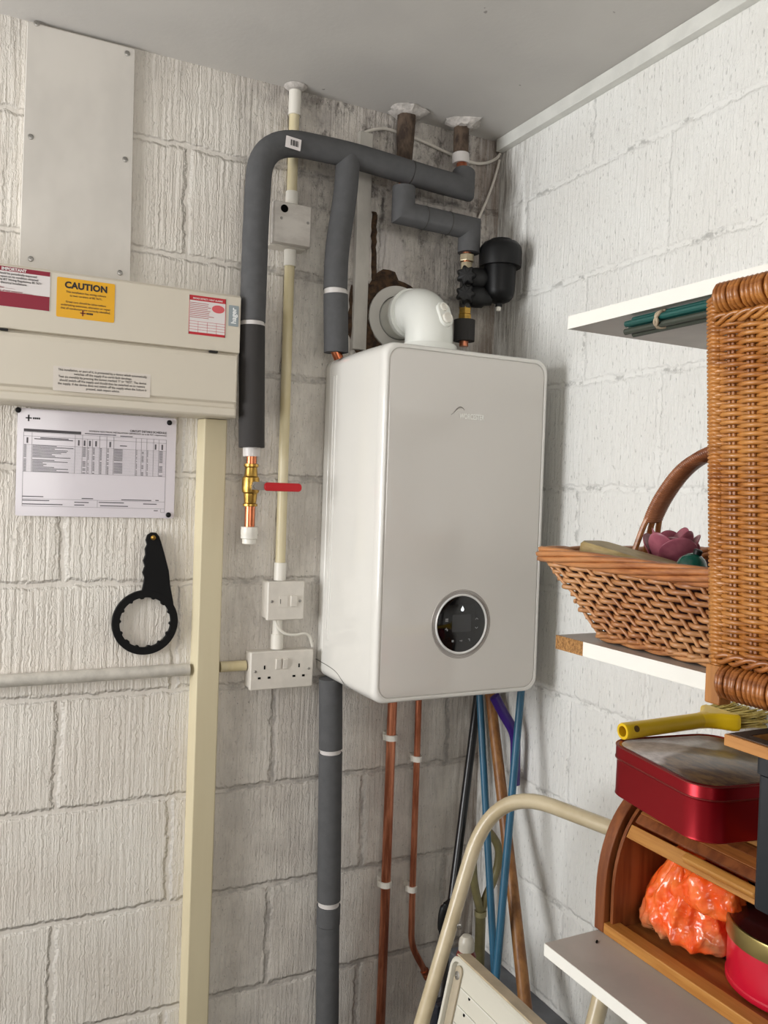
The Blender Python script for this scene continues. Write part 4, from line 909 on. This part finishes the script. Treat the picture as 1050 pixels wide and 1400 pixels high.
for q_ in range(3):
    pts = []
    for k in range(160):
        f_ = 4*k/160; b = bk(min(f_, 3.9999), .02); a_ = k*.45+q_*PI*2/3; nn = (V((-1,0,0)), V((0,-1,0)), V((1,0,0)), V((0,1,0)))[int(f_) % 4]
        pts.append(b+nn*(.004*math.cos(a_))+V((0,0,.004*math.sin(a_))))
    rm.sweep(pts, .0034, 6, closed=True)
rm.build('base_braid', WB, ba, smooth=180)
MB().box((bx0+.006, by1+.006, BZ-.003), (bx1-.006, by0-.006, BZ+.002)).build('base_weave', WB, ba, smooth=0)
# dark cloth lining
lin_ = MB(); LN = 40; vs = []
for t_ in (.04, .35, .7, .93):
    for k in range(LN*4): vs.append(bk(min(3.9999, k/LN), t_, -.012-.003*noise.noise((k*.3, t_*5, 0))))
n4 = LN*4
lin_.add(vs, [(j*n4+k, j*n4+(k+1) % n4, (j+1)*n4+(k+1) % n4, (j+1)*n4+k) for j in range(3) for k in range(n4)]+[tuple(range(n4))])
lin_.build('cloth_lining', mat('dark_plum_cloth', (52, 22, 30), .9), ba)
# handle
hx = -.225; hz = lambda y: 0
arc = [V((hx, -.792, 1.585)), V((hx, -.808, 1.645)), V((hx, -.838, 1.692)), V((hx, -.88, 1.730)), V((hx, -.94, 1.752)), V((hx, -1.02, 1.762)), V((hx, -1.12, 1.752)), V((hx, -1.22, 1.715)), V((hx, -1.29, 1.66)), V((hx, -1.325, 1.585))]
arc = smoothpath(arc, 6)
iw0, iw1 = 6, len(arc)-7
hb = MB()
for k in range(iw0, iw1):
    for q_ in range(3):
        a_, b_ = arc[k], arc[k+1]; c_ = a_.lerp(b_, q_/3); d_ = (b_-a_).normalized(); sidev = V((1,0,0)); nn = d_.cross(sidev)
        hb.sweep([c_+sidev*(.0155*math.cos(2*PI*m_/12))+nn*(.0075*math.sin(2*PI*m_/12))+d_*(.002*math.cos(2*PI*m_/12)) for m_ in range(12)], .0026, 5, closed=True)
hb.build('wound_handle', wicker('handle_wrap', ((150, 92, 58), (112, 62, 36), (166, 108, 72)), .4), ba, smooth=180)
for dx in (-.020, 0, .020):
    for sgn in (0, 1):
        seg = arc[:iw0+2] if sgn == 0 else arc[iw1-2:][::-1]
        pts = [q+V((dx*(1.3-.75*k/(len(seg)-1)), 0, -.01 if k == 0 else 0)) for k, q in enumerate(seg)]
        MB().sweep(pts, .0045, 8).build('handle_cane', WBR, ba)
# things in the basket
q0, q1 = PX(786, 756, -.385), PX(945, 806, -.352); ud = (q1-q0).normalized(); q0 = q0+V((0, 0, .002)); nv = ud.cross(V((1, 0, 0))).normalized(); nv = nv if nv.z > 0 else -nv
tag(MB().rloft(q0.lerp(q1, .5)+V((.030, 0, .007)), ud, V((1,0,0)), nv, [((q1-q0).length, .046, .012, -.011), ((q1-q0).length+.006, .052, .014, -.007), ((q1-q0).length+.006, .052, .014, .007), ((q1-q0).length, .046, .012, .011)], 6).build('wooden_bar', mat('stained_pale_wood', (176, 156, 110), .5, rgb2=(134, 110, 62), vscale=(30, 9, 30))), 'pale stained wooden bar lying across the basket front', 'wooden bar')
rs = PX(918, 757, -.25); KR = 1.2
ro = thing('rose_candle', 'dusky pink rose-shaped candle sitting in the wicker basket', 'candle', rs+V((0, 0, -.05)))
PK = mat('dusky_pink_wax', (174, 100, 114), .35, rgb2=(150, 78, 94), vscale=(40, 40, 40))
MB().lathe([(r_*KR, z_*KR) for r_, z_ in ((.012, -.036), (.022, -.03), (.026, -.012), (.020, .012), (.008, .020), (.0, .021))], rs, (0,0,1), 24).build('bud', PK, ro)
for k in range(9):
    ang = k*2.4; lay = k/9; rr = .019+.014*lay; tl = .05+.38*lay; mb = MB(); nu, nv_ = 9, 7; vs = []
    for j in range(nv_):
        for i in range(nu):
            u_ = (i/(nu-1)-.5)*2; v_ = j/(nv_-1); wd = .95*(1-.25*v_**4); th = ang+u_*wd
            r_ = rr*(.55+.6*v_+tl*.45*v_*v_)*(1-.07*u_*u_); z_ = -.032+.066*v_*(1-.22*lay)-.014*u_*u_*v_
            vs.append(rs+V((r_*math.cos(th), r_*math.sin(th), z_))*KR)
    mb.add(vs, [(j*nu+i, j*nu+i+1, (j+1)*nu+i+1, (j+1)*nu+i) for j in range(nv_-1) for i in range(nu-1)])
    mb.build('petal', PK, ro, solid=.0022, subsurf=1, smooth=60)
gs = PX(945, 778, -.30)
gm = thing('green_bauble', 'glossy dark green ornament beside the pink rose candle', 'ornament', gs+V((0,0,-.022)))
MB().lathe([(.0, -.020), (.010, -.018), (.019, -.009), (.022, .0), (.020, .010), (.013, .018), (.006, .022), (.0, .0225)], gs, (.15, -.3, 1), 28).build('bauble_body', mat('green_gloss', (14, 84, 70), .12, coat=.5), gm, smooth=180)
MB().lathe([(.006, .020), (.006, .028), (.004, .029)], gs, (.15, -.3, 1), 14).build('bauble_neck', BLK, gm)

# ------------------------------------------------------------------ bread bin
OAK = wood('bread_bin_wood', (150, 92, 44), (122, 68, 30), .4, (70, 5, 70)); OAKD = wood('bread_bin_dark_wood', (134, 76, 38), (106, 54, 24), .45, (60, 60, 5)); OAKL = wood('bread_bin_light_wood', (186, 132, 66), (164, 108, 48), .42, (80, 5, 80))
bb = thing('bread_bin', 'wooden roll-top bread bin standing open on the lowest shelf', 'bread bin', (-.17, -1.0, 1.0005))
BY0, BY1 = -.790, -1.235; zB = 1.0006
def archp(dr=0, z0_=zB, xb=-.03):
    pts = [V((-.297+dr, 0, z0_)), V((-.297+dr, 0, 1.062))]
    for k in range(1, 15):
        t = PI-PI/2*k/14; pts.append(V((-.195+(.102-dr)*math.cos(t), 0, 1.062+(.157-dr)*math.sin(t))))
    pts += [V((xb, 0, 1.219-dr)), V((xb, 0, z0_))]; return pts
for y0_, y1_ in ((BY0, BY0-.021), (BY1, BY1-.021)):
    MB().prism(archp(), (0, y0_, 0), (0, y1_, 0)).build('side_panel', OAKD, bb, smooth=20, bevel=.0015)
MB().prism(archp(.009), (0, BY0-.0255, 0), (0, BY0-.0315, 0)).build('inner_liner', OAKD, bb, smooth=20)
MB().box((-.297, BY1, zB), (-.272, BY0-.0212, zB+.017)).build('front_rail', OAKL, bb, smooth=0, bevel=.0015)
MB().box((-.2715, BY1, zB), (-.195, BY0-.032, zB+.009)).build('base_plank', OAK, bb, smooth=0)
MB().box((-.1945, BY1, zB), (-.036, BY0-.032, zB+.006)).build('base_panel', mat('grey_hardboard', (150, 136, 126), .7), bb, smooth=0)
MB().box((-.036, BY1, zB), (-.03, BY0-.0212, 1.205)).build('back_panel', OAKD, bb, smooth=0)
MB().box((-.222, BY1, 1.206), (-.036, BY0-.0212, 1.2195)).build('top_board', OAKL, bb, smooth=0, bevel=.0015)
def slat(t_, rr, th, w, m, nm):
    cx_, cz_ = -.195+(.102-rr)*math.cos(t_), 1.062+(.157-rr)*math.sin(t_); nrm = V((math.cos(t_)/.102, 0, math.sin(t_)/.157)).normalized(); tan = V((-nrm.z, 0, nrm.x))
    return MB().obox((cx_, (BY0-.033+BY1)/2, cz_), (0,1,0), tan, nrm, (BY0-.033-BY1)/2-.001, w/2, th/2).build(nm, m, bb, smooth=0, bevel=.0012)
for k in range(4): slat(math.radians(101+k*8.2), .016, .008, .0158, OAKD if k % 2 else OAK, 'tambour_slat')
s5 = slat(math.radians(137.5), .014, .012, .021, OAKL, 'tambour_slat')
cx_, cz_ = -.195+.098*math.cos(math.radians(137)), 1.062+.150*math.sin(math.radians(137))
MB().obox((cx_-.004, -1.005, cz_+.004), (0,1,0), (1, 0, .75), (-.75, 0, 1), .062, .007, .006).build('grip', OAKL, s5, smooth=0, bevel=.003)

# ------------------------------------------------------------------ orange carrier bag
def fold(p, s): # creased fold pattern
    a = abs(noise.noise(p*s)); b = abs(noise.noise(p*(s*2.1)+V((3, 1, 7)))); c2 = abs(noise.noise(p*(s*4.3)+V((9, 2, 4))))
    return (1-2.2*a)*.55+(1-2.2*b)*.30+(1-2.2*c2)*.15
bm = bmesh.new(); bmesh.ops.create_icosphere(bm, subdivisions=6, radius=1)
bc = V((-.184, -.890, 1.0585)); rg = random.Random(11); planes = []
for k in range(22):
    zc_ = rg.uniform(-1, 1); an = rg.uniform(0, 2*PI); rr_ = math.sqrt(1-zc_*zc_)
    planes.append((V((rr_*math.cos(an), rr_*math.sin(an), zc_)), rg.uniform(.74, 1.04)))
def ridged(q): return 1-2*abs(noise.noise(q))
def crumple(d_, sx_, sy_, sz_, seed, pk):
    sd = V((seed, seed*.7, seed*1.3)); dw = (d_ + noise.noise_vector(d_*1.8+sd)*.16).normalized()
    ts = sorted(h_/max(.05, dw.dot(n_)) for n_, h_ in planes if dw.dot(n_) > .05)
    r_ = min(1.2, ts[0]*.7+ts[1]*.3)
    h_ = math.hypot(d_.x, d_.y)+1e-6; fx_, fy_ = d_.x/h_, d_.y/h_
    r_ += .13*(ridged(V((fx_*1.7, fy_*1.7, d_.z*.9))+sd)-.6)*min(1, h_*1.6) + .055*(ridged(V((fx_*4, fy_*4, d_.z*1.6))+sd*2)-.6)*min(1, h_*1.6) + .024*(ridged(d_*4.5+sd)-.6) + .010*(ridged(d_*10+sd)-.6)
    return V((d_.x*sx_*r_, d_.y*sy_*r_, d_.z*sz_*r_ + pk*max(0, d_.z)**4))
co = [v.co.normalized() for v in bm.verts]
for v, d_ in zip(bm.verts, co):
    q = crumple(d_, .083, .074, .066, 1.0, .052)
    if q.z < -.0485: q.z = -.0485
    v.co = bc+q
b2 = bmesh.new(); bmesh.ops.create_icosphere(b2, subdivisions=5, radius=1)
for v in b2.verts:
    q = crumple(v.co.normalized(), .046, .060, .040, 5.0, .0); v.co = bc+V((-.022, -.043, .050))+q   # puffed flap folded over the side
bag = MB().add([v.co for v in bm.verts], [tuple(x.index for x in f_.verts) for f_ in bm.faces]); bm.free()
bag.add([v.co for v in b2.verts], [tuple(x.index for x in f_.verts) for f_ in b2.faces]); b2.free()
N = NT('orange_polythene'); b = N.b; tc = N.n('TexCoord').outputs['Object']
fz_ = N.n('SeparateXYZ'); N.set(fz_.inputs[0], tc)
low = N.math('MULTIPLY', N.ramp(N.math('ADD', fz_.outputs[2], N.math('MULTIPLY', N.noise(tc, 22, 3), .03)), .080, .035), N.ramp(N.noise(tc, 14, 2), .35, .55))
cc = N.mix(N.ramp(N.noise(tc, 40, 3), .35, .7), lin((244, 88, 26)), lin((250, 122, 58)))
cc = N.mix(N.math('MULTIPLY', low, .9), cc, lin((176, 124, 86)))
N.set(b.inputs['Base Color'], cc); b.inputs['Roughness'].default_value = .15; b.inputs['Coat Weight'].default_value = .4; b.inputs['Subsurface Weight'].default_value = .25; b.inputs['Subsurface Radius'].default_value = (.02, .008, .004)
b.inputs['Subsurface Scale'].default_value = .5
wr_ = N.n('TexNoise', {'Scale': 30., 'Detail': 3., 'Distortion': 1.2}); N.set(wr_.inputs['Vector'], tc)
rid = N.math('ABSOLUTE', N.math('SUBTRACT', wr_.outputs['Fac'], .5))
bp = N.n('Bump', {'Strength': 1., 'Distance': .0035, 'Height': rid}); N.set(b.inputs['Normal'], bp)
tag(bag.build('carrier_bag', N.m, smooth=180), 'crumpled orange plastic carrier bag inside the bread bin', 'bag')

# ------------------------------------------------------------------ round tin
rtc = V((-.158, -1.050, 1.0105)); rtt = thing('round_tin', 'round red cake tin with gold lid inside the bread bin', 'tin', rtc)
MB().lathe([(.0935, .0), (.096, .002), (.096, .008), (.0945, .010), (.0945, .075), (.094, .078)], rtc, (0,0,1), 72).build('tin_body', mat('tin_crimson', (196, 20, 48), .3, coat=.3), rtt)
MB().lathe([(.0955, .064), (.0970, .0645), (.0970, .086), (.0962, .0885), (.0940, .0890), (.0930, .0875), (.0, .0878)], rtc, (0,0,1), 72, False).build('lid', mat('tin_gold', (150, 134, 84), .3, .85), rtt)
MB().lathe([(.0925, .0884), (.0, .0890)], rtc, (0,0,1), 72, False).build('lid_top', mat('tin_lid_dark_red', (84, 20, 26), .18, coat=.5, rgb2=(60, 30, 24), vscale=(20, 20, 20)), rtt)

# ------------------------------------------------------------------ red rectangular tin
TRD = mat('tin_metallic_red', (140, 3, 20), .3, .62)
ta = math.radians(9); tu_ = V((math.sin(ta)*-1, -math.cos(ta), 0)); tv = V((math.cos(ta), -math.sin(ta), 0))
zt0 = 1.2200; LL, WW, RR = .232, .205, .042
tcn = V((-.287, -.792, zt0)) + tu_*(LL/2) + tv*(WW/2-.003)
rt = thing('red_tin', 'rectangular metallic red tin sitting on top of the bread bin', 'tin', tcn)
MB().rloft(tcn, tu_, tv, (0,0,1), [(LL-.006, WW-.006, RR-.003, 0), (LL-.001, WW-.001, RR, .002), (LL-.002, WW-.002, RR, .005), (LL-.003, WW-.003, RR, .058)], 14).build('tin_body', TRD, rt)
MB().rloft(tcn, tu_, tv, (0,0,1), [(LL-.001, WW-.001, RR, .0560), (LL+.0015, WW+.0015, RR, .0575), (LL, WW, RR, .0592), (LL, WW, RR, .0740), (LL-.002, WW-.002, RR, .0765), (LL-.007, WW-.007, RR-.002, .0775), (LL-.012, WW-.012, RR-.004, .0765)], 14, True, True).build('lid', TRD, rt)
N = NT('tin_lid_reflection'); tc = N.pos(); b = N.b  # grey and brown halves paint a reflection into the lid's colour
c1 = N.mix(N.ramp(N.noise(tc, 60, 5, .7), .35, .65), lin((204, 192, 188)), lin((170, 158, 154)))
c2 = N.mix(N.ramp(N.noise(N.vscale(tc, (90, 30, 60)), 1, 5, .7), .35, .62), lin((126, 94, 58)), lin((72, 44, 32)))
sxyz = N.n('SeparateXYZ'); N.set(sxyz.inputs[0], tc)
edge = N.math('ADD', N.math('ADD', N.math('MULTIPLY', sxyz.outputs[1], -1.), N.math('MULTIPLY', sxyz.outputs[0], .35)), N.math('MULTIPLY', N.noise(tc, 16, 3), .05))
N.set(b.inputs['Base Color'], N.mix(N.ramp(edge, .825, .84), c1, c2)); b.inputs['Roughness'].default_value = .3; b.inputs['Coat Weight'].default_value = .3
MB().rloft(tcn, tu_, tv, (0,0,1), [(LL-.016, WW-.016, RR-.006, .0766), (LL-.018, WW-.018, RR-.007, .0772)], 14).build('lid_top', N.m, rt)
for zz in (.0585, .0765): MB().sweep([q for q in (lambda: [tcn+tu_*a2+tv*b2+V((0,0,zz)) for a2, b2 in [((LL/2-RR)*sx_+RR*math.cos(PI/2*q2+PI/2*k/8), (WW/2-RR)*sy_+RR*math.sin(PI/2*q2+PI/2*k/8)) for q2, (sx_, sy_) in enumerate(((1,1),(-1,1),(-1,-1),(1,-1))) for k in range(9)]])()], .0011, 6, closed=True).build('rolled_edge', mat('rolled_edge_bronze', (150, 70, 66), .3, .8), rt)

# ------------------------------------------------------------------ yellow-handled brush lying on the tin
YEL = mat('mustard_yellow_plastic', (230, 190, 26), .35)
br = thing('hand_brush', 'yellow plastic brush with straw bristles lying on the red tin', 'brush', (-.2, -.85, 1.298))
zt1 = zt0+.0778+.0135
y0b = PZ(851, 1000, zt1); y1b = PZ(958, 985, zt1+.004); dv = (y1b-y0b).normalized()
n = 22; tube = MB()
tube.lathe([(.0085, 0), (.0125, 0), (.0133, .002), (.0133, .01), (.0128, .05), (.0128, (y1b-y0b).length), (.014, (y1b-y0b).length+.012)], y0b, dv, 26, False)
tube.lathe([(.0085, .0), (.0085, .04)], y0b, dv, 26, False)
tube.lathe([(.0085, .04), (.0, .0401)], y0b, dv, 26, False)
tube.build('tube_handle', YEL, br)
hq = y0b+dv*.017+V((.0, 0, 0)) ; side_ = V((dv.y, -dv.x, 0)).normalized()
if side_.y > 0: side_ = -side_
MB().lathe([(.0052, .0), (.0052, .0008)], y0b+dv*.018+(side_*.8+V((0,0,.35))).normalized()*.0128, (side_*.8+V((0,0,.35))).normalized(), 16).build('hanging_hole', mat('hole_brown', (96, 70, 20), .8), br)
up_ = V((0,0,1))
end = y1b+dv*.004
MB().rloft(end, side_, up_, dv, [(.026, .026, .0125, -.006), (.032, .026, .012, .008), (.052, .027, .010, .024), (.078, .028, .008, .034), (.082, .028, .008, .042)], 6).build('brush_stock', YEL, br, smooth=60)
bs = MB(); random.seed(3)
for i in range(260):
    a2, b2 = random.uniform(-.038, .038), random.uniform(-.010, .012); p0 = end+dv*.040+side_*a2+up_*b2
    sp2 = a2*random.uniform(.2, .9); L_ = random.uniform(.05, .085); bend = up_*(random.uniform(-.012, .012))
    p1 = p0+dv*L_*.5+side_*sp2*.25+bend*.2; p2 = p0+dv*L_+side_*sp2*.5+bend
    p2.z = max(p2.z, 1.30); p1.z = max(p1.z, 1.30)
    bs.sweep([p0, p1, p2], .0011, 4)
bo_ = bs.build('bristles', mat('straw_bristle', (232, 212, 132), .6, rgb2=(206, 180, 90), vscale=(90, 90, 90)), br, smooth=180); bo_['kind'] = 'stuff'

# ------------------------------------------------------------------ wooden frame and black box at the right edge
FX = -.44; fy0, fy1 = -1.150, -1.47; fzt = 1.4165
fr = thing('picture_frame', 'pale wooden frame lying flat on the black box under the hamper', 'frame', (-.34, -1.3, 1.402))
FRW = wood('frame_pine', (188, 132, 72), (168, 112, 56), .45, (80, 6, 80)); FRD = mat('frame_dark_inner', (70, 52, 40), .6)
XW = .19
MB().box((FX, fy1, fzt-.013), (FX+.020, fy0, fzt)).box((FX+.020, fy0-.018, fzt-.013), (FX+XW, fy0, fzt)).box((FX+XW-.018, fy1, fzt-.013), (FX+XW, fy0-.018, fzt)).box((FX+.020, fy1, fzt-.013), (FX+XW-.018, fy1+.018, fzt)).build('frame_rails', FRW, fr, smooth=0, bevel=.001)
MB().box((FX+.0045, fy1+.004, fzt+.0001), (FX+.020, fy0-.004, fzt+.0012)).box((FX+.020, fy0-.018, fzt+.0001), (FX+XW-.004, fy0-.004, fzt+.0012)).build('dark_facing', FRD, fr, smooth=0)
MB().box((FX+.020, fy1+.018, fzt-.012), (FX+XW-.018, fy0-.018, fzt-.008)).build('backing', BLKM, fr, smooth=0)
bx_ = thing('black_box', 'black box at the right edge beside the red tin', 'box', (-.3, -1.33, 1.2205))
MB().rloft((-.300, -1.315, 1.2205), (1,0,0), (0,1,0), (0,0,1), [(.20, .30, .006, 0), (.202, .302, .007, .002), (.202, .302, .007, .150), (.19, .29, .006, .1515)]).build('box_body', mat('box_blue_black', (26, 30, 36), .5), bx_, smooth=30)
MB().rloft((-.300, -1.315, 1.2205), (1,0,0), (0,1,0), (0,0,1), [(.206, .306, .007, .1518), (.206, .306, .007, .179), (.20, .30, .006, .1825)]).build('box_lid', mat('box_blue_black', 0), bx_, smooth=30)

# ------------------------------------------------------------------ daylight and added rear fill
def area(name, loc, rot, sx_, sy_, power, col):
    l = bpy.data.lights.new(name, 'AREA'); l.shape = 'RECTANGLE'; l.size = sx_; l.size_y = sy_; l.energy = power; l.color = col
    o = bpy.data.objects.new(name, l); C.objects.link(o); o.location = loc; o.rotation_euler = rot; return o
area('window_daylight', (-3.0, (WY0+WY1)/2, (WZ0+WZ1)/2), (0, -PI/2, 0), WZ1-WZ0-.1, WY1-WY0-.1, 88, (.985, .99, 1))
area('rear_fill_light', ((DX0+DX1)/2, -4.5, (DZ0+DZ1)/2), (PI/2, 0, 0), DX1-DX0-.1, DZ1-DZ0-.1, 54, (1, .972, .94))  # added fill lamp in the unseen rear opening
wd = bpy.data.worlds.new('sky'); bpy.context.scene.world = wd; wd.use_nodes = True
bg = wd.node_tree.nodes['Background']
skt = wd.node_tree.nodes.new('ShaderNodeTexSky'); skt.sky_type = 'HOSEK_WILKIE'; skt.sun_direction = (.3, .8, .5); skt.turbidity = 6
wd.node_tree.links.new(skt.outputs[0], bg.inputs[0]); bg.inputs[1].default_value = .6
vs_ = bpy.context.scene.view_settings
vs_.view_transform = 'Standard'; vs_.look = 'None'; vs_.exposure = -.72; vs_.gamma = 1; vs_.use_curve_mapping = False
bpy.context.scene.cycles.use_denoising = True
bpy.context.scene.cycles.max_bounces = 8
